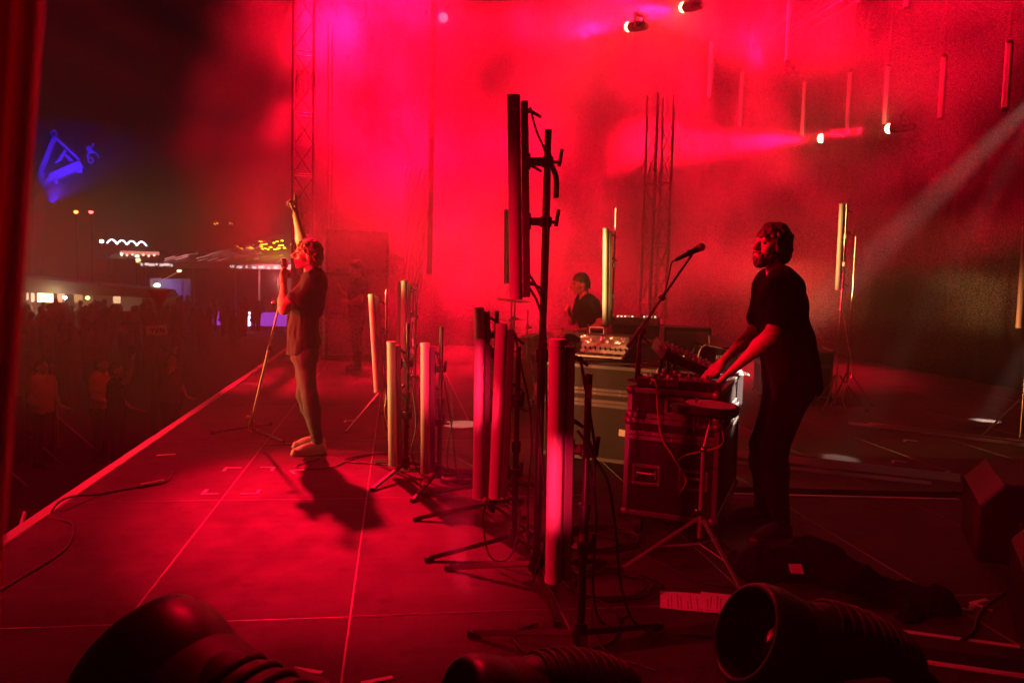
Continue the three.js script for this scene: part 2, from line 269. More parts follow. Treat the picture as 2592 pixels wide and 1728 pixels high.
function shoeGeom(an, toe, heel, L = 1) {
  const d = X3.norm([toe[0] - heel[0], 0, toe[2] - heel[2]]), y = toe[1], q = (t, h, s = 0) => { const p = lerp3(heel, toe, t); return [p[0] - d[2] * s, y + h, p[2] + d[0] * s]; };
  const up = blob([cap(q(0.03, 0.045), [an[0], an[1] - 0.03, an[2]], 0.036, 0.034), cap(q(0.03, 0.04), q(0.5, 0.038), 0.034, 0.037), cap(q(0.45, 0.04), q(0.93, 0.026), 0.039, 0.03), cap([an[0], an[1] - 0.04, an[2]], q(0.66, 0.045), 0.034, 0.03)], 0.008, 0.014, (v, x, yy) => Math.max(v, y + 0.018 - yy));
  const so = blob([cap(q(-0.02, 0.012), q(0.5, 0.012, 0.004), 0.038, 0.04), cap(q(0.4, 0.012, 0.006), q(0.94, 0.012), 0.043, 0.034)], 0.008, 0.012, (v, x, yy) => Math.max(v, yy - y - 0.027, y - yy));
  return [up, so];
}
function makePerson(name, label, group, J, o) {
  const t = thing('person', label, 'person', [0, 0, 0], 0, group);
  const H = headMatrix(J.headC, J.face, J.headUp || [0, 1, 0]), hp = (x, y, z) => { const v = new THREE.Vector3(x, y, z).applyMatrix4(H); return [v.x, v.y, v.z]; };
  const cell = o.cell || 0.012, hc = o.headCell || 0.0042;
  const neck = [cap(J.neckB, hp(-0.03, -0.06, 0), 0.058, 0.054)];
  const bodyG = [blob([...torso(J, -0.006), ...(J.hipN ? legs(J, -0.008, o.legT || 1) : []), ...arms(J, 0), ...neck], cell, 0.016), at(blob(headPrims(), hc, 0.0075), H), ...(o.hands || []).map((h) => handGeom(...h))];
  const body = obj('body', bodyG, M.skin, t);
  for (const s of [-1, 1]) obj('eye', at(ball(0.0115, [0.075, 0.008, 0.031 * s], [1, 0.75, 1], 8), H), M.eye, body);
  for (const s of [-1, 1]) obj('eyebrow', at(mg([rod([0.086, 0.037, 0.016 * s], [0.08, 0.04, 0.045 * s], 0.0045, 0.003, 6)]), H), o.hairMat, body);
  obj('hair', at(o.hair(), H), o.hairMat, t);
  if (o.beard) obj('beard', at(o.beard(), H), o.hairMat, t);
  const hem = J.hem;
  const drapeHem = o.hemPrims ? o.hemPrims(0.016) : [];
  const f1 = fold(o.foldAmp ?? 0.024, 15, 4, 15, 3), nb = J.neckB, fu = X3.norm(J.face);
  obj('shirt', blob([...torso(J, o.loose ?? 0.012), ...arms(J, o.sleeveLoose ?? 0.012, o.sleeve ?? 0.5), ...drapeHem], cell * 0.85, 0.018, (d, x, y, z) => { d = f1(d, x, y, z); d = Math.max(d, hem(x, z) - y); const q = Math.hypot(x - nb[0] - 0.03 * fu[0], y - nb[1] - 0.06, z - nb[2] - 0.03 * fu[2]); return Math.max(d, 0.088 - q); }), o.shirtMat, t);
  if (J.hipN) {
    const f2 = (d, x, y, z) => d + 0.016 * (fbm(x * 16, y * 11, z * 16 + 8, 3) - 0.5) - (y < 0.3 && y > -0.5 ? 0.006 * Math.sin(y * 120 + 5 * noise(x * 12, y * 6, z * 12)) * (0.3 - y) * 3 : 0);
    obj('trousers', blob(legs(J, 0.013, o.legT || 1), cell * 0.85, 0.016, (d, x, y, z) => f2(d, x, y, z)), o.pantsMat, t);
  }
  for (const k of ['N', 'F']) if (J['toe' + k]) { const [u, s] = shoeGeom(J['an' + k], J['toe' + k], J['heel' + k]); const sh = obj('shoe', u, o.shoeMat, t); obj('sole', s, o.soleMat, sh); }
  return t;
}
const hairShell = (grow, cut, amp, fx = 40) => () => blob([ell([-0.014, 0.036, 0], [0.1 + grow, 0.094 + grow, 0.08 + grow]), ell([-0.05, -0.02, 0], [0.06 + grow, 0.07 + grow, 0.066 + grow])], 0.005, 0.012, (d, x, y, z) => Math.max(d + amp * (fbm(x * fx, y * fx * 0.7, z * fx, 3) - 0.55), cut(x, y, z)));
// --- the singer
{
  const J = { headC: [-0.735, 1.628, -6.79], face: [-0.96, 0.14, 0.2], headUp: [0.14, 1, 0], neckB: [-0.69, 1.46, -6.79], shN: [-0.675, 1.395, -6.62], shF: [-0.70, 1.43, -6.96], elN: [-0.885, 1.20, -6.53], wrN: [-0.912, 1.385, -6.70], elF: [-0.79, 1.68, -7.01], wrF: [-0.853, 1.965, -6.99],
    chest: [-0.735, 1.25, -6.79], belly: [-0.765, 1.05, -6.79], hip: [-0.755, 0.86, -6.79], bellyR: 0.08, hipN: [-0.745, 0.82, -6.70], hipF: [-0.765, 0.82, -6.88], knN: [-0.70, 0.47, -6.68], knF: [-0.765, 0.46, -6.9], anN: [-0.635, 0.11, -6.67], anF: [-0.665, 0.10, -6.93], toeN: [-0.825, 0, -6.62], heelN: [-0.60, 0, -6.67], toeF: [-0.85, 0, -6.90], heelF: [-0.63, 0, -6.94],
    hem: (x, z) => 0.82 + 0.05 * noise(x * 7, z * 7, 2) + 0.25 * (x + 0.75) };
  J.hem = ((h) => (x, z) => h(x, z))(J.hem);
  makePerson('singer', 'singer in dark tee and jeans singing with one arm raised, white trainers, at stage front', null, J, {
    hands: [[[-0.912, 1.39, -6.705], [-0.02, 1, -0.3], [0.8, 0.1, -0.6], [-0.6, 0.2, 0.7], [0.3, 0.85, 0.9, 0.9, 0.7]], [[-0.853, 1.975, -6.99], [-0.06, 1, 0], [-0.9, 0, 0.4], [0.3, 0, 0.9], [0.02, 0.75, 0.85, 0.9, 0.7]]],
    hair: hairShell(0.012, (x, y, z) => (0.052 - (0.09 - x) * 0.6 - y) * 0.85, 0.03, 50), hairMat: M.hairFair, shirtMat: M.tee, pantsMat: M.jeans, shoeMat: M.shoe, soleMat: M.sole, loose: 0.022, sleeve: 0.6, foldAmp: 0.045, legT: 0.86,
    hemPrims: (e) => [cap([-0.79, 1.0, -6.72], [-0.79, 0.78, -6.71], 0.088, 0.092), cap([-0.78, 1.0, -6.86], [-0.79, 0.78, -6.87], 0.088, 0.092)],
  });
}
// --- the keyboard player
{
  const J = { headC: [2.185, 1.712, -4.5], face: [-0.95, 0.16, 0.2], headUp: [0.16, 1, 0], neckB: [2.235, 1.545, -4.5], shN: [2.20, 1.465, -4.29], shF: [2.28, 1.475, -4.70], elN: [2.095, 1.20, -4.26], wrN: [1.955, 1.005, -4.40], elF: [2.20, 1.17, -4.73], wrF: [1.975, 1.035, -4.60],
    chest: [2.255, 1.37, -4.5], belly: [2.31, 1.16, -4.5], hip: [2.345, 0.93, -4.5], bellyR: 0.115, hipN: [2.33, 0.90, -4.40], hipF: [2.365, 0.90, -4.60], knN: [2.20, 0.51, -4.37], knF: [2.255, 0.51, -4.62], anN: [2.265, 0.11, -4.37], anF: [2.30, 0.11, -4.66], toeN: [2.06, 0, -4.29], heelN: [2.31, 0, -4.38], toeF: [2.09, 0, -4.68], heelF: [2.33, 0, -4.70],
    hem: (x, z) => 0.845 + 0.02 * noise(x * 9, z * 9, 5) + 0.02 * (x - 2.3) };
  makePerson('keyboardist', 'bearded keyboard player in black tee and trousers bending over the flight case desk', null, J, {
    hands: [[[1.955, 1.0, -4.405], [-0.72, -0.62, -0.1], [-0.45, -0.75, 0], [0.2, -0.2, -1], [0.22, 0.2, 0.22, 0.28, 0.4], 1.02], [[1.97, 1.03, -4.60], [-0.72, -0.62, 0], [-0.45, -0.75, 0], [0.1, -0.2, 1], [0.3, 0.3, 0.32, 0.35, 0.6], 1]],
    hair: hairShell(0.016, (x, y, z) => 0.7 * (0.062 - 0.035 * noise(x * 70, 3, z * 70) - y - 1.4 * Math.max(0, 0.06 - x)), 0.034, 30), hairMat: M.hairBrown,
    beard: () => blob([ell([0.036, -0.075, 0], [0.06, 0.05, 0.06]), ell([0.06, -0.104, 0], [0.032, 0.032, 0.034]), cap([0.008, -0.05, 0.058], [0.03, -0.078, 0.05], 0.016), cap([0.008, -0.05, -0.058], [0.03, -0.078, -0.05], 0.016), cap([0.09, -0.05, 0.02], [0.09, -0.05, -0.02], 0.009)], 0.004, 0.008, (d, x, y, z) => Math.max(d + 0.014 * (fbm(x * 70, y * 70, z * 70, 2) - 0.5), x > 0.03 ? y + 0.045 + (Math.abs(z) > 0.03 ? 0.01 : 0) : -1)),
    shirtMat: M.teeBlack, pantsMat: M.jeansBlack, shoeMat: M.shoeDark, soleMat: M.soleDark, loose: 0.022, sleeve: 0.62, foldAmp: 0.022, legT: 1.08,
    hemPrims: () => [cap([2.335, 1.05, -4.42], [2.36, 0.9, -4.41], 0.125, 0.135), cap([2.345, 1.05, -4.58], [2.375, 0.9, -4.6], 0.125, 0.135)],
  });
}
// --- the drummer, seated
{
  const J = { headC: [2.075, 1.43, -9.0], face: [-0.94, -0.1, 0.12], headUp: [-0.12, 1, 0], neckB: [2.14, 1.275, -9.0], shN: [2.17, 1.215, -8.81], shF: [2.15, 1.225, -9.19], elN: [2.3, 0.99, -8.76], wrN: [2.11, 0.93, -8.72], elF: [2.05, 1.0, -9.22], wrF: [1.995, 1.06, -9.12],
    chest: [2.17, 1.12, -9.0], belly: [2.22, 0.9, -9.0], hip: [2.24, 0.66, -9.0], hipN: [2.22, 0.63, -8.9], hipF: [2.22, 0.63, -9.1], knN: [1.85, 0.60, -8.82], knF: [1.85, 0.60, -9.2], anN: [1.82, 0.12, -8.8], anF: [1.82, 0.12, -9.22], toeN: [1.6, 0, -8.8], heelN: [1.86, 0, -8.8], toeF: [1.6, 0, -9.25], heelF: [1.86, 0, -9.22], hem: () => 0.62 };
  const d = makePerson('drummer', 'short-haired drummer in a dark tee seated behind the drum kit', null, J, {
    cell: 0.018, headCell: 0.006, hands: [[[2.1, 0.93, -8.72], [-0.95, -0.1, -0.2], [0, -1, 0], [0, 0.2, -1], [0.6, 0.6, 0.6, 0.6, 0.6]], [[1.99, 1.065, -9.11], [-0.3, 0.8, 0.2], [-0.6, 0, 0.6], [0, 0, 1], [0.75, 0.75, 0.75, 0.75, 0.7]]],
    hair: hairShell(0.004, (x, y, z) => (0.064 - 0.02 * noise(x * 60, 1, z * 60) - (0.09 - x) * 0.6 - y) * 0.85, 0.012), hairMat: M.hairBrown, beard: null, shirtMat: M.teeBlack, pantsMat: M.jeansBlack, shoeMat: M.shoeDark, soleMat: M.soleDark, sleeve: 0.5 });
  solo('drumstick', 'wooden drumstick raised in the drummer\'s far hand', 'drumstick', rod([2.01, 1.0, -9.13], [1.955, 1.38, -9.08], 0.009, 0.006, 8), M.key);
  solo('drumstick', 'wooden drumstick held low over the snare by the drummer', 'drumstick', rod([2.13, 0.95, -8.72], [1.74, 0.86, -8.76], 0.009, 0.006, 8), M.key);
}
// --- a figure deep in the red haze on the far side
{
  const J = { headC: [-0.625, 1.555, -12.5], face: [-0.8, -0.1, 0.6], headUp: [0, 1, 0], neckB: [-0.6, 1.39, -12.5], shN: [-0.52, 1.33, -12.34], shF: [-0.66, 1.33, -12.66], elN: [-0.55, 1.08, -12.25], wrN: [-0.72, 1.04, -12.3], elF: [-0.75, 1.07, -12.72], wrF: [-0.85, 1.2, -12.6], chest: [-0.6, 1.19, -12.5], belly: [-0.6, 1.0, -12.5], hip: [-0.6, 0.84, -12.5], hipN: [-0.58, 0.8, -12.41], hipF: [-0.62, 0.8, -12.59], knN: [-0.6, 0.46, -12.4], knF: [-0.63, 0.46, -12.63], anN: [-0.58, 0.1, -12.38], anF: [-0.6, 0.1, -12.68], toeN: [-0.75, 0, -12.3], heelN: [-0.56, 0, -12.4], toeF: [-0.77, 0, -12.66], heelF: [-0.58, 0, -12.7], hem: () => 0.76 };
  makePerson('guitarist', 'faint figure of a musician standing deep in the red haze beyond the singer', null, J, { cell: 0.02, headCell: 0.007, hands: [[[-0.73, 1.04, -12.31], [-1, 0, -0.1], [0, 0.2, -1], [0, 1, 0], [0.5, 0.5, 0.5, 0.5, 0.5]], [[-0.86, 1.21, -12.6], [-0.6, 0.7, 0.3], [0.4, 0.4, 0.8], [0, 0.6, 0.8], [0.6, 0.6, 0.6, 0.6, 0.5]]], hair: hairShell(0.01, (x, y) => (0.052 - (0.09 - x) * 0.8 - y) * 0.8, 0.02), hairMat: M.hairBrown, shirtMat: M.tee, pantsMat: M.jeansBlack, shoeMat: M.shoeDark, soleMat: M.soleDark });
}

// ---------------------------------------------------------------- the setting: ground, stage deck, drapes
struct('ground', (() => { const g = new THREE.PlaneGeometry(260, 260); g.rotateX(-Math.PI / 2); g.translate(0, -1.75, -60); return g; })(), M.ground);
{
  const deck = new THREE.Group(); deck.name = 'stage_deck'; deck.userData.kind = 'structure'; scene.add(deck);
  const S = 0.9355, D = 1.871, x0 = -0.2095 - 2 * S + 0.025, z0 = -3.4505 + 2 * D;
  const panel = [0, 1, 2].map((k) => { const g = bx(S - 0.009, 0.04, D - 0.009, [0, -0.02, 0]), p = g.attributes.position, uv = g.attributes.uv; for (let i = 0; i < p.count; i++) uv.setXY(i, p.getX(i) * 0.9 + k * 0.37, p.getZ(i) * 0.9 + k * 0.61); return g; });
  const rimG = mg([bx(0.0035, 0.045, D - 0.002, [-S / 2 + 0.0022, -0.021, 0]), bx(0.0035, 0.045, D - 0.002, [S / 2 - 0.0022, -0.021, 0]), bx(S - 0.012, 0.045, 0.0035, [0, -0.021, -D / 2 + 0.0024]), bx(S - 0.012, 0.045, 0.0035, [0, -0.021, D / 2 - 0.0024])]);
  for (let j = 0; j < 11; j++) for (let i = 0; i < 12; i++) {
    const w = i === 0 ? 0 : 0, p = new THREE.Mesh(panel[(i * 7 + j * 5) % 3], M.deck); p.name = 'deck_panel'; p.position.set(x0 + (i + 0.5) * S + w, ((i * 13 + j * 29) % 5) * 0.0006, z0 - (j + 0.5) * D); deck.add(p); p.castShadow = p.receiveShadow = true;
    const r = new THREE.Mesh(rimG, M.deckEdge); r.name = 'panel_rim'; p.add(r); r.castShadow = r.receiveShadow = true;
  }
  struct('stage_edge_strip', bx(0.075, 0.04, 21, [x0 - 0.0395, -0.012, -6.3]), M.stripe);
  struct('stage_skirt', bx(0.05, 1.66, 21, [x0 - 0.05, -0.872, -6.3]), M.drape);
}
// hanging cloth with real folds
function drapeGeom(w, h, folds, depth, seedv, segs = 160) {
  const g = new THREE.PlaneGeometry(w, h, segs, 14), p = g.attributes.position;
  for (let i = 0; i < p.count; i++) { const x = p.getX(i), y = p.getY(i); p.setZ(i, depth * (0.6 * Math.sin(x * folds + 2 * noise(x * 0.7, y * 0.15, seedv)) + 0.9 * (noise(x * 2.1, y * 0.3, seedv + 4) - 0.5)) + (0.15 + 0.1 * y / h) * depth * Math.sin(x * 3.1 + seedv)); }
  const b = g.clone(), bp = b.attributes.position; for (let i = 0; i < bp.count; i++) bp.setZ(i, bp.getZ(i) - 0.006); g.computeVertexNormals(); b.computeVertexNormals(); return mg([g, b]);
}
solo('stage_drape', 'black folded drape closing the far side of the stage', 'drape', at(drapeGeom(11.4, 9.5, 9, 0.12, 3), new THREE.Matrix4().makeTranslation(3.55, 4.65, -17.0)), M.drape);
solo('stage_drape', 'black upstage drape left of the gap with the bright tent', 'drape', at(drapeGeom(6.8, 9.5, 8, 0.12, 9), new THREE.Matrix4().makeRotationY(-Math.PI / 2).setPosition(9.3, 4.65, -13.9)), M.drape);
solo('stage_drape', 'black upstage drape at the right edge, right of the gap', 'drape', at(drapeGeom(9.5, 9.5, 8, 0.12, 14), new THREE.Matrix4().makeRotationY(-Math.PI / 2).setPosition(9.3, 4.65, -4.1)), M.drape);
struct('stage_roof', [bx(12.5, 0.05, 21, [3.4, 9.35, -5.6])], M.darkWall);

// ---------------------------------------------------------------- trusses and towers
function tower(label, [x, z], w, h, turn, rungs = 0, base = 0) {
  const t = thing('truss_tower', label, 'truss tower', [x, base, z], turn), c = [[-1, -1], [1, -1], [1, 1], [-1, 1]].map(([a, b]) => [a * w / 2, b * w / 2]);
  for (const [a, b] of c) obj('chord', rod([a, 0, b], [a, h, b], 0.025, 0.025, 10), M.towerAlu, t);
  for (let s = 0; s < 4; s++) {
    const [a, b] = c[s], [e, f] = c[(s + 1) % 4], L = []; const st = 0.5;
    for (let y = 0.1, k = 0; y + st <= h; y += st, k++) { L.push(k % 2 ? rod([a, y, b], [e, y + st, f], 0.011, 0.011, 6) : rod([e, y, f], [a, y + st, b], 0.011, 0.011, 6)); if (k % 2 === 0) L.push(rod([a, y, b], [e, y, f], 0.011, 0.011, 6)); }
    obj('bracing', L, M.towerAlu, t);
  }
  obj('base_plate', bx(w + 0.25, 0.02, w + 0.25, [0, 0.01, 0]), M.towerAlu, t);
  return t;
}
tower('tall aluminium truss tower at the stage front behind the singer\'s raised arm', [-1.59, -14.0], 0.33, 7.6, 0.1);
tower('aluminium truss tower with ladder rungs behind the drummer', [4.26, -13.0], 0.31, 4.53, 0.25);
{
  const t = thing('ladder', 'narrow ladder standing against the truss tower behind the drummer', 'ladder', [4.26, 0, -12.75], 0.2);
  for (const s of [-1, 1]) obj('rail', rod([0.17 * s, 0, 0], [0.17 * s, 3.1, 0], 0.014), M.aluDull, t);
  for (let k = 0; k < 10; k++) obj('rung', rod([-0.17, 0.25 + 0.3 * k, 0], [0.17, 0.25 + 0.3 * k, 0], 0.011), M.aluDull, t);
}
{
  const t = thing('scaffold_pole', 'thin double scaffold pole rising from the dark speaker stack', 'pole', [-1.13, 2.2, -13.95]);
  for (const s of [-1, 1]) obj('pole', rod([0.032 * s, 0, 0], [0.032 * s - 0.03, 3.4, 0], 0.017), M.aluDull, t);
  for (const y of [0.3, 0.9, 1.5]) obj('coupler', bx(0.11, 0.05, 0.06, [0, y, 0], [0, 0, 0], 0.008), M.aluDull, t);
}
{
  const t = thing('speaker_stack', 'dark side fill speaker stack in the haze right of the singer', 'speaker stack', [-0.72, 0, -14.1], 0.15);
  for (let k = 0; k < 3; k++) { const b = obj('cabinet', bx(1.05, 0.7, 0.7, [0, 0.4 + 0.73 * k, 0], [0, 0, 0], 0.02), M.black, t); obj('grille', bx(0.95, 0.6, 0.02, [0, 0.4 + 0.73 * k, 0.36]), M.grey, b); }
}
{ // crumpled plastic sheet hanging beside a pale strip
  const g = new THREE.PlaneGeometry(0.62, 2.3, 40, 90), p = g.attributes.position;
  for (let i = 0; i < p.count; i++) { const x = p.getX(i), y = p.getY(i), k = x * 0.9 - y * 0.32; p.setZ(i, 0.1 * Math.abs(Math.sin(k * 26 + 3 * noise(x * 3, y * 2, 4))) + 0.1 * (noise(x * 9, y * 5, 2) - 0.5)); p.setX(i, x * (0.62 + 0.25 * y / 2.3 * 1.2 - 0.12 * Math.abs(y))); }
  g.computeVertexNormals(); g.translate(0.28, 2.1, -13.55);
  solo('plastic_sheet', 'crumpled shiny plastic sheet hanging beside the pale vertical strip', 'plastic sheet', g, M.film);
  solo('cloth_strip', 'long pale vertical strip hanging right of the crumpled plastic sheet', 'strip', bx(0.1, 6.2, 0.03, [0.53, 4.6, -13.6]), M.stripe);
}
{
  const t = thing('roof_truss', 'horizontal lighting truss high over the upstage side carrying the hanging tubes', 'truss', [8.0, 6.75, -10.5]);
  for (const [a, b] of [[-1, -1], [1, -1], [1, 1], [-1, 1]]) obj('chord', rod([0.15 * a, 0.15 * b, -6], [0.15 * a, 0.15 * b, 7], 0.025), M.aluDull, t);
  const L = []; for (let k = 0; k < 26; k++) L.push(rod([-0.15, k % 2 ? -0.15 : 0.15, -6 + k * 0.5], [-0.15, k % 2 ? 0.15 : -0.15, -5.5 + k * 0.5], 0.011, 0.011, 6), rod([0.15, k % 2 ? -0.15 : 0.15, -6 + k * 0.5], [0.15, k % 2 ? 0.15 : -0.15, -5.5 + k * 0.5], 0.011, 0.011, 6));
  obj('bracing', L, M.aluDull, t);
}
// hanging tubes in a row under that truss: [x, bottom y, z, length, label]
[[8, 3.88, -9.9, 0.9, 'hanging tube nearest the right edge of the photo'], [8, 3.99, -11.2, 0.95, 'second hanging tube from the right edge'], [8, 4.15, -12.6, 1.0, 'hanging tube just left of the rightmost low lamp'], [8, 4.23, -13.74, 1.1, 'hanging tube between the two low lamps'], [7.8, 4.35, -15.0, 1.1, 'hanging tube left of the low left lamp'], [6.6, 4.5, -15.2, 1.1, 'hanging tube above the beam of the low left lamp'], [5.9, 5.0, -15.1, 1.1, 'leftmost hanging tube beside the rear tower'],
 [7.2, 5.6, -14.6, 1.2, 'high hanging tube above the bright reflective lamp body'], [7.6, 5.7, -11.6, 1.0, 'high hanging tube near the top right'], [7.8, 6.0, -10.8, 0.9, 'high hanging tube cut by the top edge of the photo']].forEach(([x, y, z, L, label]) => {
  const t = thing('hanging_tube', label, 'tube lamp', [x, y, z], 0, 'tube lamps hanging from the truss');
  obj('diffuser', rod([0, 0.03, 0], [0, L - 0.03, 0], 0.033, 0.033, 16), M.opal, t);
  for (const q of [0.015, L - 0.015]) obj('end_cap', rod([0, q - 0.015, 0], [0, q + 0.015, 0], 0.036, 0.036, 14), M.black, t);
  obj('rail', bx(0.035, L, 0.04, [0.045, L / 2, 0]), M.grey, t);
  obj('cable', rod([0.02, L, 0], [0.02, 6.6 - y, 0], 0.006, 0.006, 5), M.cable, t);
});

// ---------------------------------------------------------------- moving heads
// local axes: +z the way the beam leaves
function movingHead(label, pos, dir, lens, fins, size, group) {
  const t = thing('moving_head_light', label, 'stage light', [0, 0, 0], 0, group), d = V(dir).normalize();
  const q = new THREE.Quaternion().setFromRotationMatrix(new THREE.Matrix4().lookAt(d, new THREE.Vector3(), new THREE.Vector3(0, 1, 0)));
  t.position.set(...pos); t.quaternion.copy(q); t.scale.setScalar(size);
  const turn = (g) => { g.rotateX(Math.PI / 2); return g; };
  obj('body', turn(lathe([[0.0, -0.38], [0.05, -0.38], [0.085, -0.36], [0.115, -0.26], [0.132, -0.1], [0.136, 0.02], [0.13, 0.1], [0.122, 0.13]], 48)), M.plastic, t);
  obj('lens_barrel', turn(lathe([[0.122, 0.1], [0.131, 0.13], [0.134, 0.17], [0.131, 0.205], [0.122, 0.228], [0.112, 0.232], [0.106, 0.222], [0.102, 0.13]], 48)), M.blackMetal, t);
  if (lens) { const m = obj('lens', turn(lathe([[0, 0.19], [0.06, 0.186], [0.105, 0.17]], 24)), lens, t); m.castShadow = false; } else obj('lens', turn(lathe([[0, 0.16], [0.06, 0.155], [0.105, 0.135]], 32)), M.eye, t);
  if (fins) {
    const pod = obj('vent_pod', ball(1, [0, 0.098, -0.1], [0.092, 0.068, 0.2], 36), M.plastic, t);
    for (let k = 0; k < 10; k++) { const z = 0.03 - k * 0.0285, w = Math.sqrt(Math.max(0, 1 - ((z + 0.1) / 0.205) ** 2)), g = new THREE.TorusGeometry(1, 0.1, 8, 28, Math.PI * 0.84); g.rotateZ(Math.PI * 0.08); g.scale(0.089 * w, 0.067 * w, 0.085); g.translate(0, 0.1, z); obj('vent_fin', g, M.plastic, pod); }
    for (const s of [-1, 1]) obj('side_panel', bx(0.02, 0.12, 0.3, [0.128 * s, -0.01, -0.08], [0, -0.06 * s, 0], 0.008), M.plastic, t);
  }
  return t;
}
const LENS = [glow(1, 0.55, 0.22, 60), glow(1, 0.5, 0.2, 30), glow(1, 0.55, 0.22, 40), glow(1, 0.5, 0.2, 40), glow(1, 0.07, 0.1, 5)];
FIXTURES.forEach(([label, p, aim, deg, I], i) => {
  const d = new THREE.Vector3(...aim).sub(V(p)).normalize();
  const t = movingHead(label, p, d.toArray(), null, false, 0.62, 'stage lights rigged overhead');
  t.children.find((c) => c.name === 'lens').visible = true;
  const lens = t.children.find((c) => c.name === 'lens'); lens.geometry = ball(0.125, [0, 0, 0.25], [1, 1, 0.9], 18); lens.material = LENS[i]; lens.castShadow = false;
  obj('yoke', [bx(0.03, 0.3, 0.06, [0.165, 0.12, -0.08]), bx(0.03, 0.3, 0.06, [-0.165, 0.12, -0.08]), bx(0.36, 0.09, 0.2, [0, 0.3, -0.08], [0, 0, 0], 0.02)], M.black, t);
  spot('moving_head_beam', RED, I, V(p).addScaledVector(d, 0.4).toArray(), aim, deg, 0.75, 4);
});
// the dark one that catches the warm light, and the foreground ones
movingHead('moving head hanging dark on the truss with sparkling reflections on its body', [7.4, 5.6, -14.4], [-0.9, -0.4, 0.3], null, false, 1.3, 'stage lights rigged overhead');
function groundHead(label, pos, dir, size) {
  const t = movingHead(label, pos, dir, null, true, size, 'moving heads on the stage floor in the foreground');
  t.updateMatrixWorld(); const inv = t.matrixWorld.clone().invert(), a = Math.atan2(dir[0], dir[2]), W = new THREE.Matrix4().makeRotationY(a).setPosition(pos[0], 0, pos[2]), pl = (g) => at(at(g, W), inv);
  obj('base_box', pl(bx(0.38, 0.17, 0.3, [0, 0.1, 0], [0, 0, 0], 0.02)), M.plastic, t);
  for (const s of [-1, 1]) obj('yoke_arm', pl(bx(0.06, pos[1] - 0.12, 0.16, [s * 0.185 * size, 0.17 + (pos[1] - 0.12) / 2, 0], [0, 0, 0], 0.025)), M.plastic, t);
  return t;
}
groundHead('big dark moving head with slatted vents, at the bottom left corner', [-0.34, 0.53, -1.62], [-0.72, 0.42, -0.55], 1.3);
groundHead('big dark moving head with slatted vents, at the bottom centre below the tube stands', [0.34, 0.475, -1.78], [-0.86, 0.25, 0.28], 0.92);
groundHead('big dark moving head with slatted vents, at the bottom right beside the papers', [1.11, 0.505, -1.9], [-0.84, 0.40, 0.08], 1.05);

// white beams that end on the deck and on the case corner
for (const [from, to, I, deg, L] of [[[5.6, 5.75, -10.3], [0.66, 0, -7.96], 90, 1.5, 'white beam lamp above the centre of the rear truss'], [[7.63, 4.5, -7.7], [2.35, 0.86, -5.1], 2000, 1.5, 'white beam lamp above the right side aimed at the flight case corner'], [[4.9, 3.9, -4.9], [3.83, 0, -6.37], 190, 2.2, 'white beam lamp above the deck at right'], [[8.4, 5.6, -6.6], [6.65, 0, -8.157], 1800, 1.3, 'white beam lamp at the upper right aimed at the small bright spot']]) {
  spot('white_beam', [1, 0.62, 0.5], I, from, to, deg, 0.35, 2);
  const d = V(to).sub(V(from)).normalize(), t = movingHead(L, V(from).addScaledVector(d, -0.32).toArray(), d.toArray(), null, false, 0.8, 'stage lights rigged overhead');
  const lens = t.children.find((c) => c.name === 'lens'); lens.geometry = ball(0.08, [0, 0, 0.2], [1, 1, 0.4], 14); lens.material = glow(1, 0.8, 0.6, 8); lens.castShadow = false;
}

// ---------------------------------------------------------------- tube lamps and their stands
function lightStand(name, label, [x, z], h, turn, o = {}) {
  const t = thing(name, label, 'stand', [x, 0, z], turn, o.group), r = o.r ?? 0.0165, m = o.mat ?? M.blackMetal, R = o.R ?? 0.46, hy = o.hub ?? 0.1;
  obj('pole', [rod([0, 0.05, 0], [0, h * 0.55, 0], r, r, 14), rod([0, h * 0.5, 0], [0, h, 0], r * 0.84, r * 0.84, 14)], m, t);
  if (!o.thin) { obj('collar', rod([0, h * 0.5, 0], [0, h * 0.5 + 0.06, 0], r * 1.5, r * 1.5, 12), m, t); obj('hub', rod([0, hy - 0.03, 0], [0, hy + 0.05, 0], r * 1.9, r * 1.6, 12), m, t); }
  for (let k = 0; k < 3; k++) { const a = k * 2 * Math.PI / 3, e = [Math.sin(a) * R, 0.016, Math.cos(a) * R]; const l = obj('leg', beam([Math.sin(a) * 0.03, hy, Math.cos(a) * 0.03], e, r * 1.25, r * 1.25), m, t); obj('foot', bx(r * 1.7, 0.024, 0.05, [e[0], 0.012, e[2]], [0, a, 0]), M.rubber, l); }
  for (const y of o.clamps || []) {
    const side = o.side ?? -1, ct = obj('clamp', [bx(0.05, 0.045, 0.05, [0, y, 0], [0, 0, 0], 0.008), bx(0.05, 0.03, 0.03, [side * 0.045, y, 0], [0, 0, 0], 0.005)], m, t);
    obj('clamp_handle', [rod([0.025, y, 0.01], [0.055, y, 0.01], 0.007), beam([0.055, y - 0.012, 0.01], [0.068, y + 0.05, 0.015], 0.014, 0.01)], m, ct); obj('clamp_bolt', rod([-0.028, y + 0.02, 0.0], [-0.028, y + 0.036, 0], 0.006), m, ct);
  }
  return t;
}
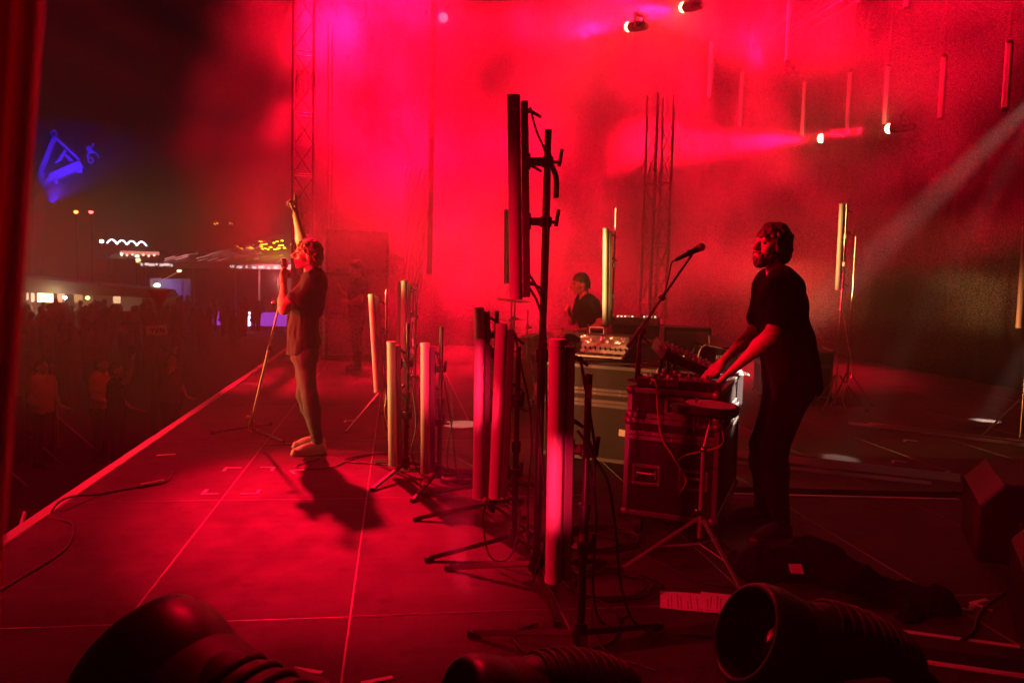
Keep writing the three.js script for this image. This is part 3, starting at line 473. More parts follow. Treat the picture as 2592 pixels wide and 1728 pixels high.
function ledTube(label, top, bottom, group, railSide = [1, 0, 0], o = {}) {
  const t = thing('tube_lamp', label, 'tube lamp', bottom, 0, group), up = V(top).sub(V(bottom)), L = up.length();
  t.quaternion.setFromUnitVectors(new THREE.Vector3(0, 1, 0), up.normalize());
  const r = 0.031, s = railSide, P = (k, y) => [s[0] * k, y, s[2] * k], a = Math.atan2(-s[2], s[0]);
  obj('diffuser', lathe([[0, 0.002], [r, 0.002], [r, L - 0.002], [r * 0.9, L], [0, L]], 28), M.acrylic, t);
  obj('end_cap', rod([0, -0.004, 0], [0, 0.02, 0], r + 0.0015, r + 0.0015, 24), M.white, t); obj('end_cap', rod([0, L - 0.02, 0], [0, L + 0.003, 0], r + 0.0015, r + 0.0015, 24), M.white, t);
  obj('rail', bx(0.034, L - 0.03, 0.05, P(0.05, L / 2 - 0.01), [0, a, 0], 0.004), o.railMat ?? M.grey, t);
  for (const y of [0.07, L - 0.07, L - 0.32]) { const k = obj('connector', rod(P(0.06, y), P(0.083, y), 0.012, 0.01, 10), M.steel, t); obj('plug', rod(P(0.08, y), X3.add(P(0.125, y - 0.03), [0, 0, 0.01]), 0.0085, 0.007, 8), M.cable, k); }
  if (o.label) obj('sticker', bx(0.002, 0.16, 0.03, P(0.0685, L * 0.42), [0, a, 0]), M.stripe, t);
  return t;
}
const GT = 'milky tube lamps on tripod stands', GS = 'black tripod stands of the tube lamps';
const rigs = [
  // [lamp label, stand label, stand x z, pole height, top, bottom, turn, rail direction]
  ['nearest milky tube lamp with its middle lit pink, before the long flight case', 'nearest tripod stand with its legs just above the bottom centre light', [0.734, -2.985], 1.135, [0.610, 1.262, -3.01], [0.622, 0.312, -3.008], 0.0, [1, 0, -0.1]],
  ['tall dark tube lamp standing highest in the middle of the photo', 'tallest black tripod stand in the middle of the photo', [0.691, -3.761], 2.19, [0.526, 2.339, -3.783], [0.561, 1.396, -3.78], 0.03, [1, 0, 0.1]],
  ['pink tube lamp second from the front, left of the tall stand', 'tripod stand just left of the tall one, legs spread to the left', [0.641, -4.175], 1.132, [0.548, 1.246, -4.187], [0.531, 0.315, -4.189], 0.66, [1, 0, -0.1]],
  ['pink tube lamp third from the front, its upper half bright', 'tripod stand half hidden behind the second and third pink tubes', [0.60, -4.80], 1.2, [0.492, 1.116, -4.773], [0.503, 0.15, -4.772], 0.5, [1, 0, -0.2]],
  ['dark red tube lamp rising behind the bright pink one', 'tripod stand hidden behind the pair of pink tubes', [0.655, -5.26], 1.27, [0.532, 1.291, -5.227], [0.554, 0.3, -5.225], 0.3, [1, 0, -0.2]],
  ['tube lamp with pink top and orange lower part left of the pink pair', 'tripod stand with coiled cables at its foot', [0.313, -5.646], 1.134, [0.199, 1.016, -5.65], [0.214, 0.085, -5.65], -0.42, [1, 0, -0.2]],
  ['orange lit tube lamp nearest to the singer on a black stand', 'leftmost black tripod stand, behind the singer\'s shadow', [0.081, -5.906], 1.139, [-0.039, 1.0, -5.905], [-0.015, 0.085, -5.906], -0.52, [1, 0, -0.2]],
];
rigs.forEach(([ll, sl, p, h, top, bot, turn, rail], i) => {
  ledTube(ll, top, bot, GT, rail, { label: i !== 1 });
  const ys = i === 1 ? [2.04, 1.76] : i === 3 || i === 4 ? [h - 0.16, h - 0.55] : [h - 0.3, h - 0.68];
  const st = lightStand('tripod_stand', sl, p, h, turn, { clamps: [], group: GS, r: i === 1 ? 0.02 : 0.0165 });
  const c = Math.cos(-turn), s = Math.sin(-turn), m = M.blackMetal;   // clamps reach from the pole to the rail
  for (const y of ys) {
    const k = (y - bot[1]) / (top[1] - bot[1]), tx = lerp3(bot, top, k), rx = [tx[0] + 0.066 - p[0], tx[2] + rail[2] * 0.066 - p[1]], L = (v) => [v[0] * c + v[1] * s, -v[0] * s + v[1] * c];
    const e = L(rx), ct = obj('clamp', [bx(0.052, 0.05, 0.052, [0, y, 0], [0, 0, 0], 0.008), beam([0, y, 0], [e[0], y, e[1]], 0.032, 0.03), bx(0.02, 0.075, 0.03, [e[0], y, e[1]], [0, Math.atan2(-e[1], e[0]), 0], 0.003)], m, st);
    obj('clamp_handle', [rod([-e[0] * 0.2, y, -e[1] * 0.2], [-e[0] * 0.62, y, -e[1] * 0.62], 0.008), beam([-e[0] * 0.62, y - 0.02, -e[1] * 0.62], [-e[0] * 0.75, y + 0.06, -e[1] * 0.75], 0.016, 0.012)], m, ct);
    obj('clamp_bolt', [rod([0.01, y + 0.02, 0.012], [0.01, y + 0.04, 0.012], 0.007)], m, ct);
  }
  if (i === 0) { obj('tape_band', rod([0, 0.42, 0], [0, 0.51, 0], 0.0172, 0.0172, 16), M.grey, st); obj('sticker', bx(0.02, 0.1, 0.002, [0, h - 0.09, 0.0145], [0, 0, 0]), M.grey, st); }
});
// tube lamps on thin steel stands further back
[['warm orange tube lamp at far left beside the singer', 'thin steel stand of the leftmost orange tube', [-0.10, -7.49], 1.35, [-0.234, 1.302, -7.484], [-0.17, 0.40, -7.487]],
 ['red edged tube lamp directly behind the orange one', 'thin steel stand behind the leftmost black tripod', [0.16, -8.0], 1.36, [0.066, 1.428, -8.0], [0.069, 0.43, -8.0]],
 ['pink tube lamp half hidden left of the red edged one', 'thin steel stand with a golden glint behind the red edged tube', [0.20, -8.5], 1.40, [0.03, 1.41, -8.5], [0.03, 0.45, -8.5]],
 ['pale yellow tube lamp brightly lit in front of the drummer', 'thin steel stand of the pale yellow tube by the drummer', [2.33, -8.5], 2.26, [2.225, 2.04, -8.5], [2.252, 1.0, -8.5]],
 ['dim red tube lamp behind the top of the tall dark one', 'thin golden stand left of the drum kit', [1.50, -10.5], 1.42, [1.40, 2.36, -10.5], [1.425, 1.4, -10.5]],
 ['golden tube lamp right of the keyboard player', 'thin golden stand right of the keyboard player', [5.21, -8.85], 2.44, [5.164, 2.446, -8.875], [5.17, 1.441, -8.872]],
 ['orange tube lamp cut by the right edge of the photo', 'thin stand at the right edge of the photo', [6.10, -7.0], 1.95, [5.985, 2.1, -7.0], [5.995, 1.13, -7.0]],
].forEach(([ll, sl, p, h, top, bot], i) => {
  ledTube(ll, top, bot, GT, [1, 0, 0]);
  const st = lightStand('thin_stand', sl, p, h, 0.4 + i, { r: 0.011, mat: M.steel, thin: true, R: 0.36, hub: 0.42, group: 'thin steel stands of the tube lamps' });
  for (const k of [0.3, 0.62]) { const y = lerp3(bot, top, k)[1], tx = lerp3(bot, top, k)[0] + 0.06 - p[0]; const a = -(0.4 + i), e = [tx * Math.cos(a), tx * -Math.sin(a)]; obj('clamp', [bx(0.035, 0.045, 0.035, [0, Math.min(y, h - 0.03), 0]), beam([0, Math.min(y, h - 0.03), 0], [e[0], y, e[1]], 0.022, 0.022)], M.aluDull, st); }
});
lightStand('thin_stand', 'thin stand with a golden glint just right of the golden tube', [5.62, -9.3], 2.1, 1, { r: 0.011, mat: M.steel, thin: true, R: 0.3, hub: 0.4, group: 'thin steel stands of the tube lamps' });

// ---------------------------------------------------------------- flight cases
// local: x along the front, -z to the back, y up; origin at the front left foot
function flightCase(name, label, pos, turn, w, h, d, o = {}) {
  const t = thing(name, label, 'flight case', pos, turn, o.group), e = 0.028, y0 = o.y0 ?? 0, T = 0.004;
  obj('box', bx(w - 0.012, h - 0.012, d - 0.012, [w / 2, y0 + h / 2, -d / 2]), M.caseBoard, t);
  const bar = (n, s, p) => obj(n, bx(s[0], s[1], s[2], p, [0, 0, 0], 0.003), M.caseEdge, t);
  for (const x of [0, w]) for (const z of [0, -d]) bar('edge_profile', [e, h - 0.05, e], [x + (x ? -1 : 1) * (e / 2 - T), y0 + h / 2, z + (z ? 1 : -1) * (e / 2 - T)]);
  for (const y of [0, h]) for (const z of [0, -d]) bar('edge_profile', [w - 0.05, e, e], [w / 2, y0 + y + (y ? -1 : 1) * (e / 2 - T), z + (z ? 1 : -1) * (e / 2 - T)]);
  for (const y of [0, h]) for (const x of [0, w]) bar('edge_profile', [e, e, d - 0.05], [x + (x ? -1 : 1) * (e / 2 - T), y0 + y + (y ? -1 : 1) * (e / 2 - T), -d / 2]);
  for (const x of [0, w]) for (const y of [0, h]) for (const z of [0, -d]) obj('corner_ball', ball(0.03, [x + (x ? -1 : 1) * 0.012, y0 + y + (y ? -1 : 1) * 0.012, z + (z ? 1 : -1) * 0.012], [1, 1, 1], 12), M.caseEdge, t);
  for (const s of o.seams || []) {
    for (const k of [-1, 1]) { bar('lid_profile', [w - 0.03, 0.024, 0.006], [w / 2, y0 + s + k * 0.014, 0.003]); bar('lid_profile', [0.006, 0.024, d - 0.03], [w + 0.002, y0 + s + k * 0.014, -d / 2]); bar('lid_profile', [0.006, 0.024, d - 0.03], [-0.002, y0 + s + k * 0.014, -d / 2]); }
    const R = []; for (let x = 0.07; x < w - 0.05; x += 0.1) for (const k of [-1, 1]) R.push(ball(0.0045, [x, y0 + s + k * 0.014, 0.0065], [1, 1, 0.6], 6)); obj('rivets', R, M.alu, t);
  }
  const frame = (n, m, cx, cy, fw, fh) => {
    const g = obj(n, [bx(fw, 0.02, 0.008, [cx, cy + fh / 2, 0.003], [0, 0, 0], 0.003), bx(fw, 0.02, 0.008, [cx, cy - fh / 2, 0.003], [0, 0, 0], 0.003), bx(0.02, fh, 0.008, [cx + fw / 2, cy, 0.0036], [0, 0, 0], 0.003), bx(0.02, fh, 0.008, [cx - fw / 2, cy, 0.0036], [0, 0, 0], 0.003)], m, t); return g;
  };
  for (const [cx, cy] of o.handles || []) {
    const g = frame('handle', M.caseEdge, cx, y0 + cy, 0.15, 0.105); obj('grip', [rod([cx - 0.05, y0 + cy + 0.01, 0.012], [cx + 0.05, y0 + cy + 0.01, 0.012], 0.008, 0.008, 8), bx(0.008, 0.05, 0.006, [cx - 0.055, y0 + cy + 0.005, 0.006]), bx(0.008, 0.05, 0.006, [cx + 0.055, y0 + cy + 0.005, 0.006])], M.alu, g);
    const r = []; for (const a of [-1, 1]) for (const b of [-1, 1]) r.push(ball(0.006, [cx + a * 0.075, y0 + cy + b * 0.0525, 0.008], [1, 1, 0.5], 6)); obj('rivets', r, M.alu, g);
  }
  for (const [cx, cy] of o.latches || []) { const g = frame('latch', M.caseEdge, cx, y0 + cy, 0.1, 0.09); obj('latch_wing', [bx(0.05, 0.018, 0.014, [cx, y0 + cy + 0.012, 0.008], [0, 0, 0.2], 0.003), bx(0.02, 0.05, 0.01, [cx, y0 + cy - 0.01, 0.007])], M.alu, g); }
  for (const [cx, cy] of o.clips || []) { const g = obj('clip', [bx(0.012, 0.06, 0.02, [cx - 0.018, y0 + cy, 0.012]), bx(0.012, 0.06, 0.02, [cx + 0.018, y0 + cy, 0.012]), bx(0.03, 0.045, 0.012, [cx, y0 + cy, 0.012])], M.black, t); obj('rivets', [ball(0.006, [cx - 0.018, y0 + cy + 0.035, 0.016], [1, 1, 1], 6), ball(0.006, [cx + 0.018, y0 + cy + 0.035, 0.016], [1, 1, 1], 6)], M.alu, g); }
  if (o.castors) for (const x of [0.08, w - 0.08]) for (const z of [-0.08, -d + 0.08]) { const g = obj('castor', [bx(0.08, 0.012, 0.09, [x, y0 - 0.006, z]), bx(0.008, 0.07, 0.04, [x - 0.026, y0 - 0.045, z]), bx(0.008, 0.07, 0.04, [x + 0.026, y0 - 0.045, z])], M.caseEdge, t); obj('wheel', rod([x - 0.02, 0.05, z], [x + 0.02, 0.05, z], 0.05, 0.05, 18), M.rubber, g); }
  return t;
}
const TA = -29.9 * Math.PI / 180, A0 = [1.335, 0, -4.485];
const inA = (x, y, z) => { const c = Math.cos(TA), s = Math.sin(TA); return [A0[0] + x * c + z * s, y, A0[2] - x * s + z * c]; };
flightCase('flight_case', 'black flight case on castors with two handles, carrying the keyboard player\'s desk', A0, TA, 0.532, 0.565, 1.03, { y0: 0.13, castors: true, seams: [0.47], handles: [[0.13, 0.24], [0.40, 0.24]], group: 'flight cases' });
flightCase('flight_case', 'shallow black flight case lying on the castored case, with a central latch', [A0[0] + 0.012, 0.705, A0[2] - 0.008], TA, 0.515, 0.165, 1.01, { y0: 0, latches: [[0.27, 0.075]], clips: [[0.08, 0.012], [0.44, 0.012]], group: 'flight cases' });
const TB = -34 * Math.PI / 180, B0 = [1.13, 0, -6.225];
const inB = (x, y, z) => { const c = Math.cos(TB), s = Math.sin(TB); return [B0[0] + x * c + z * s, y, B0[2] - x * s + z * c]; };
flightCase('flight_case', 'long black flight case used as a table behind the nearest tube lamp', B0, TB, 0.98, 0.44, 0.62, { y0: 0.1, group: 'flight cases', seams: [] });
flightCase('flight_case', 'long upper flight case with bright edges, stacked under the lit synthesizer', [B0[0], 0.55, B0[2]], TB, 0.98, 0.285, 0.62, { y0: 0, group: 'flight cases', seams: [0.085], latches: [[0.86, 0.2]] });
{ // keyboard rig with sloped lid
  const t = thing('synthesizer', 'synthesizer in an open sloped case lit pale yellow, handle on top', 'synthesizer', inB(0.05, 0.838, -0.05), TB);
  const cheek = (x) => { const s = new THREE.Shape(); s.moveTo(0, 0); s.lineTo(0.42, 0); s.lineTo(0.42, 0.2); s.lineTo(0.36, 0.2); s.lineTo(0, 0.05); const g = new THREE.ExtrudeGeometry(s, { depth: 0.018, bevelEnabled: false }); g.rotateY(Math.PI / 2); g.translate(x, 0, 0); return g; };
  obj('tray', bx(0.62, 0.02, 0.42, [0.31, 0.01, -0.21]), M.black, t); obj('side_cheek', cheek(0), M.black, t); obj('side_cheek', cheek(0.6), M.black, t);
  obj('back_panel', bx(0.6, 0.2, 0.016, [0.31, 0.1, -0.41]), M.black, t); obj('top_edge', bx(0.64, 0.012, 0.08, [0.31, 0.205, -0.39]), M.black, t);
  const h = obj('handle', [tube([[0.2, 0.21, -0.39], [0.2, 0.25, -0.39], [0.215, 0.262, -0.39], [0.305, 0.262, -0.39], [0.32, 0.25, -0.39], [0.32, 0.21, -0.39]], 0.007, 40, 8)], M.white, t);
  obj('control_panel', bx(0.57, 0.016, 0.17, [0.31, 0.085, -0.31], [0.5, 0, 0]), M.stripe, t);
  const ks = []; for (let k = 0; k < 26; k++) obj('white_key', bx(0.0205, 0.014, 0.12, [0.036 + k * 0.0218, 0.05, -0.155], [0, 0, 0], 0.002), M.key, t);
  for (let k = 0; k < 25; k++) if (![2, 6].includes(k % 7)) obj('black_key', bx(0.011, 0.014, 0.07, [0.047 + k * 0.0218, 0.062, -0.18]), M.black, t);
  for (let k = 0; k < 12; k++) obj('knob', rod([0.07 + k * 0.043, 0.085, -0.3], [0.07 + k * 0.043, 0.108, -0.288], 0.008, 0.007, 10), M.black, t);
  obj('crumpled_foil', (() => { const g = new THREE.PlaneGeometry(0.42, 0.1, 40, 12), p = g.attributes.position; for (let i = 0; i < p.count; i++) p.setZ(i, 0.03 * noise(p.getX(i) * 28, p.getY(i) * 28, 3)); g.computeVertexNormals(); g.translate(0.33, 0.145, -0.4); return g; })(), M.foil, t);
}
{ // tilted synthesizer on the near desk
  const t = thing('tilted_synthesizer', 'tilted black synthesizer with rows of knobs under the keyboard player\'s far hand', 'synthesizer', [1.725, 0.995, -4.98], 0);
  const X = V([0.36, -0.145, 0.0]).normalize(), Z = new THREE.Vector3(0.25, 0.08, -0.95).normalize(), Y = new THREE.Vector3().crossVectors(Z, X).multiplyScalar(1).normalize(); if (Y.y < 0) Y.negate(); const Z2 = new THREE.Vector3().crossVectors(X, Y).normalize();
  t.quaternion.setFromRotationMatrix(new THREE.Matrix4().makeBasis(X, Y, Z2));
  const sg = -1; // the far side is at -z
  obj('body', bx(0.4, 0.06, 0.3, [0.2, 0.02, sg * 0.15], [0, 0, 0], 0.006), M.plastic, t); obj('end_cheek', bx(0.022, 0.085, 0.31, [-0.005, 0.03, sg * 0.15], [0, 0, 0], 0.006), M.black, t);
  obj('panel', bx(0.37, 0.006, 0.27, [0.2, 0.053, sg * 0.15]), M.grey, t);
  for (let i = 0; i < 9; i++) for (let j = 0; j < 4; j++) obj('knob', rod([0.05 + i * 0.038, 0.055, sg * (0.05 + j * 0.062)], [0.05 + i * 0.038, 0.078, sg * (0.05 + j * 0.062)], 0.011, 0.009, 10), M.white, t);
  obj('bracket', [beam([0.1, -0.01, sg * 0.08], [0.17, -0.14, sg * 0.08], 0.02, 0.01), beam([0.1, -0.01, sg * 0.24], [0.17, -0.14, sg * 0.24], 0.02, 0.01), beam([0.03, -0.01, sg * 0.15], [0.08, -0.16, sg * 0.15], 0.02, 0.01)], M.blackMetal, t);
  obj('light_dot', bx(0.008, 0.004, 0.008, [0.12, 0.058, sg * 0.03]), glow(1, 0.3, 0.02, 1.5), t);
}
const font = await new FontLoader().loadAsync('fonts/droid/droid_sans_bold.typeface.json');
const text = (s, size, depth = 0.003) => { const g = new TextGeometry(s, { font, size, depth, curveSegments: 4 }); g.computeBoundingBox(); const b = g.boundingBox; g.translate(-(b.min.x + b.max.x) / 2, -(b.min.y + b.max.y) / 2, 0); return g; };
{ // boxy module with lettering and a raised red flap
  const t = thing('synth_module', 'dark boxy module with white lettering and a flat red flap on top', 'module', [2.12, 0.87, -5.38], -0.35);
  obj('body', bx(0.26, 0.17, 0.2, [0.13, 0.085, -0.1], [0, 0, 0], 0.008), M.plastic, t);
  obj('lettering', at(text('KORG', 0.03), new THREE.Matrix4().makeTranslation(0.165, 0.1, 0.001)), M.white, t);
  obj('flap', bx(0.2, 0.004, 0.22, [0.16, 0.188, -0.1], [0.25, 0, -0.2]), M.tape, t);
  obj('support_plate', bx(0.34, 0.012, 0.3, [0.13, -0.006, -0.12]), M.black, t);
  obj('patch_cord', [tube([[0.02, 0.17, -0.02], [-0.04, 0.2, 0.02], [-0.1, 0.13, 0.03], [-0.11, 0.0, 0.04]], 0.0045), tube([[0.05, 0.17, -0.02], [-0.02, 0.185, 0.02], [-0.05, 0.12, 0.03], [-0.06, 0.0, 0.04]], 0.0045)], M.cable, t);
  obj('pale_cord', tube([[0.09, 0.17, -0.02], [0.03, 0.185, 0.03], [-0.01, 0.12, 0.05], [-0.02, 0.0, 0.05]], 0.0045), M.white, t);
}
function pedal(label, x, z, turn, w, d, h, knobs) {
  const t = thing('effect_unit', label, 'effect unit', inA(x, 0.872, z), TA + turn);
  obj('body', bx(w, h, d, [0, h / 2, 0], [0, 0, 0], 0.006), M.plastic, t);
  for (let i = 0; i < knobs; i++) obj('knob', rod([-w / 2 + 0.02 + (i % 5) * (w - 0.04) / 4, h, -d / 4 + Math.floor(i / 5) * 0.03], [-w / 2 + 0.02 + (i % 5) * (w - 0.04) / 4, h + 0.018, -d / 4 + Math.floor(i / 5) * 0.03], 0.009, 0.008, 10), i % 3 ? M.black : M.white, t);
  obj('jack', [rod([-w / 2 - 0.03, h / 2, 0], [-w / 2, h / 2, 0], 0.007), rod([w / 2, h / 2, 0.01], [w / 2 + 0.03, h / 2, 0.01], 0.007)], M.steel, t);
}
pedal('flat effect unit with small knobs at the left end of the desk', 0.115, -0.2, 0.15, 0.2, 0.14, 0.045, 10);
pedal('small effect unit standing behind the flat one on the desk', 0.16, -0.42, -0.2, 0.14, 0.12, 0.05, 5);
pedal('low effect unit under the tilted synthesizer on the desk', 0.28, -0.36, 0.3, 0.12, 0.12, 0.04, 5);
pedal('small unit at the middle of the desk beside the red cable loop', 0.25, -0.18, -0.1, 0.11, 0.09, 0.03, 4);
{
  const t = thing('sampler', 'black sampler box under the keyboard player\'s near hand', 'sampler', inA(0.385, 0.872, -0.2), TA + 0.12);
  obj('body', (() => { const s = new THREE.Shape(); s.moveTo(-0.13, 0); s.lineTo(0.13, 0); s.lineTo(0.13, 0.05); s.lineTo(-0.13, 0.035); const g = new THREE.ExtrudeGeometry(s, { depth: 0.24, bevelEnabled: true, bevelSize: 0.003, bevelThickness: 0.003, bevelSegments: 1 }); g.rotateY(-Math.PI / 2); g.translate(0.12, 0, 0); return g; })(), M.plastic, t);
  for (let i = 0; i < 4; i++) for (let j = 0; j < 4; j++) obj('drum_pad', bx(0.03, 0.008, 0.03, [-0.07 + i * 0.038, 0.045 + 0.0025 * j, 0.06 - j * 0.038], [0, 0, 0], 0.002), M.grey, t);
  for (let i = 0; i < 3; i++) obj('knob', rod([-0.06 + i * 0.05, 0.045, -0.1], [-0.06 + i * 0.05, 0.066, -0.1], 0.01, 0.009, 10), M.black, t);
}
solo('tape_strips', 'strip of shiny tape wrapped on the desk corner beside the keyboard player', 'tape', (() => { const g = bx(0.07, 0.2, 0.008, [0, 0, 0], [0, 0, 0], 0.002), h = new THREE.PlaneGeometry(0.1, 0.09, 16, 14), p = h.attributes.position; for (let i = 0; i < p.count; i++) p.setZ(i, 0.02 * noise(p.getX(i) * 60, p.getY(i) * 60, 5)); h.computeVertexNormals(); h.rotateX(-1.2); h.translate(0.0, 0.11, 0.0); const m = mg([g, h]); m.rotateY(0.6); m.translate(...inA(0.535, 0.78, -0.98)); return m; })(), M.foil);
solo('paper_note', 'small paper note stuck on the long flight case beside the desk', 'note', at(bx(0.13, 0.05, 0.002, [0, 0, 0], [0, 0, -0.05]), new THREE.Matrix4().makeRotationY(TB).setPosition(...inB(0.74, 0.335, 0.012))), M.paper);

// ---------------------------------------------------------------- microphones
{ // singer's round base stand
  const top = [-0.905, 1.43, -6.745], foot = [-1.30, 0.13, -7.5];
  const t = thing('microphone_stand', 'straight microphone stand leaning toward the singer, on a three legged base', 'microphone stand', [0, 0, 0]);
  obj('pole', [rod(foot, lerp3(foot, top, 0.55), 0.0125, 0.0125, 12), rod(lerp3(foot, top, 0.5), top, 0.009, 0.009, 12)], M.standGold, t);
  obj('collar', rod(lerp3(foot, top, 0.53), lerp3(foot, top, 0.56), 0.017, 0.017, 12), M.blackMetal, t);
  obj('base_hub', [rod([-1.315, 0.035, -7.53], foot, 0.032, 0.024, 14), ball(0.018, [-1.33, 0.16, -7.49], [1, 1, 1], 10)], M.brass, t);
  for (const e of [[-1.66, 0.015, -7.5], [-0.96, 0.015, -7.1], [-1.2, 0.015, -7.95]]) { const l = obj('leg', rod([-1.31, 0.07, -7.52], e, 0.011, 0.011, 8), M.blackMetal, t); obj('rubber_foot', rod(lerp3([-1.31, 0.07, -7.52], e, 0.92), e, 0.016, 0.018, 10), M.rubber, l); }
  obj('cable', tube([[-0.91, 1.45, -6.74], [-0.93, 1.28, -6.76], [-1.06, 0.92, -7.0], [-1.13, 0.66, -7.14], [-1.26, 0.3, -7.42], [-1.3, 0.02, -7.4], [-1.05, 0.01, -7.0], [-0.7, 0.01, -7.1]], 0.0045, 70), M.cable, t);
  const m = thing('microphone', 'chunky retro style chrome microphone at the singer\'s mouth', 'microphone', [-0.91, 1.52, -6.755], 0);
  m.rotation.z = 0.1; obj('capsule', bx(0.055, 0.085, 0.055, [0, 0.04, 0], [0, 0, 0], 0.024), M.chrome, m);
  for (let k = 0; k < 5; k++) obj('grille_bar', bx(0.058, 0.0065, 0.058, [0, 0.014 + k * 0.014, 0], [0, 0, 0], 0.003), M.chrome, m); obj('neck', rod([0, -0.08, 0], [0, 0.0, 0], 0.014, 0.02, 12), M.chrome, m);
  solo('cable_clip', 'small clip with a glint on the microphone stand below the singer\'s hand', 'clip', [bx(0.05, 0.018, 0.02, [-0.99, 1.22, -6.83], [0, 0, 0.4]), ball(0.014, [-1.015, 1.235, -6.84])], M.steel);
}
{ // boom stand on the desk
  const b = [1.478, 0.872, -4.75], j = [1.486, 1.172, -4.75];
  const t = thing('boom_stand', 'black short boom microphone stand standing on the desk', 'microphone stand', [0, 0, 0]);
  obj('base', rod([1.478, 0.872, -4.75], [1.478, 0.885, -4.75], 0.065, 0.06, 20), M.black, t); obj('pole', [rod(b, [1.483, 1.03, -4.75], 0.013), rod([1.483, 1.0, -4.75], j, 0.0095)], M.blackMetal, t);
  obj('joint', [rod([1.486, 1.185, -4.77], [1.486, 1.185, -4.72], 0.024, 0.024, 14), rod([1.486, 1.16, -4.735], [1.53, 1.12, -4.735], 0.005), ball(0.009, [1.53, 1.12, -4.735])], M.blackMetal, t);
  obj('boom', rod([1.455, 1.165, -4.735], [1.79, 1.655, -4.75], 0.0075, 0.0065), M.blackMetal, t); obj('counterweight', rod([1.4, 1.085, -4.735], [1.475, 1.195, -4.735], 0.014, 0.014, 12), M.blackMetal, t); obj('clutch', bx(0.03, 0.035, 0.035, [1.61, 1.393, -4.745], [0, 0, 0.9], 0.006), M.black, t); obj('mic_clip', [rod([1.785, 1.65, -4.75], [1.775, 1.69, -4.75], 0.013, 0.016, 10)], M.rubber, t);
  const m = thing('microphone', 'handheld style microphone with ball grille on the boom before the keyboard player', 'microphone', [0, 0, 0]);
  obj('handle', rod([1.69, 1.625, -4.75], [1.825, 1.695, -4.75], 0.0105, 0.018, 14), M.blackMetal, m); obj('collar', rod([1.823, 1.694, -4.75], [1.833, 1.699, -4.75], 0.022, 0.022, 14), M.aluDull, m); obj('grille', ball(0.0255, [1.85, 1.708, -4.75], [1, 1, 1], 16), M.aluDull, m);
  obj('cable', tube([[1.69, 1.625, -4.75], [1.665, 1.605, -4.75], [1.648, 1.52, -4.745], [1.615, 1.41, -4.735], [1.52, 1.25, -4.72], [1.47, 1.16, -4.71], [1.44, 1.03, -4.66], [1.42, 0.89, -4.62]], 0.004, 60), M.cable, m);
}
{ // drum pad on its stand in front of the desk
  const c = [1.54, 0, -3.80], t = thing('pad_stand', 'chrome double braced tripod stand holding the round drum pad', 'stand', c, 0);
  obj('pole', [rod([0, 0.2, 0], [0, 0.62, 0], 0.0125, 0.0125, 12), rod([0, 0.55, 0], [0.0, 0.66, 0], 0.01, 0.01, 10), rod([0, 0.66, 0], [0.05, 0.84, -0.03], 0.008, 0.008, 8)], M.aluDull, t);
  obj('wing_nut', [ball(0.016, [0, 0.655, 0.0]), bx(0.05, 0.03, 0.03, [-0.005, 0.335, 0], [0, 0, 0], 0.006)], M.steel, t);
  for (const [a, L] of [[0.3, 0.36], [2.3, 0.4], [-1.75, 0.4]]) { const e = [Math.sin(a) * L, 0.02, Math.cos(a) * L], l = obj('leg', [beam([Math.sin(a) * 0.02 + 0.008, 0.3, Math.cos(a) * 0.02], e, 0.014, 0.004), beam([Math.sin(a) * 0.02 - 0.008, 0.3, Math.cos(a) * 0.02 + 0.012], [e[0] - 0.006, e[1], e[2] + 0.008], 0.014, 0.004), beam([0, 0.17, 0], lerp3([0, 0.3, 0], e, 0.55), 0.011, 0.004)], M.aluDull, t); obj('rubber_foot', bx(0.035, 0.04, 0.05, e, [0, a, 0], 0.008), M.rubber, l); }
  const p = thing('drum_pad', 'round black electronic drum pad with a pale playing face', 'drum pad', [1.59, 0.862, -3.86], 0); p.rotation.set(0.04, 0, -0.04);
  obj('shell', lathe([[0, -0.035], [0.13, -0.035], [0.143, -0.02], [0.145, 0.012], [0.138, 0.018], [0.128, 0.014]], 40), M.rubber, p); obj('head', lathe([[0, 0.0145], [0.127, 0.0145]], 36), M.stripe, p); obj('control_box', bx(0.09, 0.045, 0.09, [-0.15, -0.012, 0.01], [0, 0, 0], 0.008), M.plastic, p);
  obj('clamp', [rod([-0.06, -0.1, 0.02], [-0.06, 0.03, 0.02], 0.007), rod([-0.085, -0.12, 0.02], [-0.085, 0.045, 0.02], 0.007)], M.chrome, p);
}
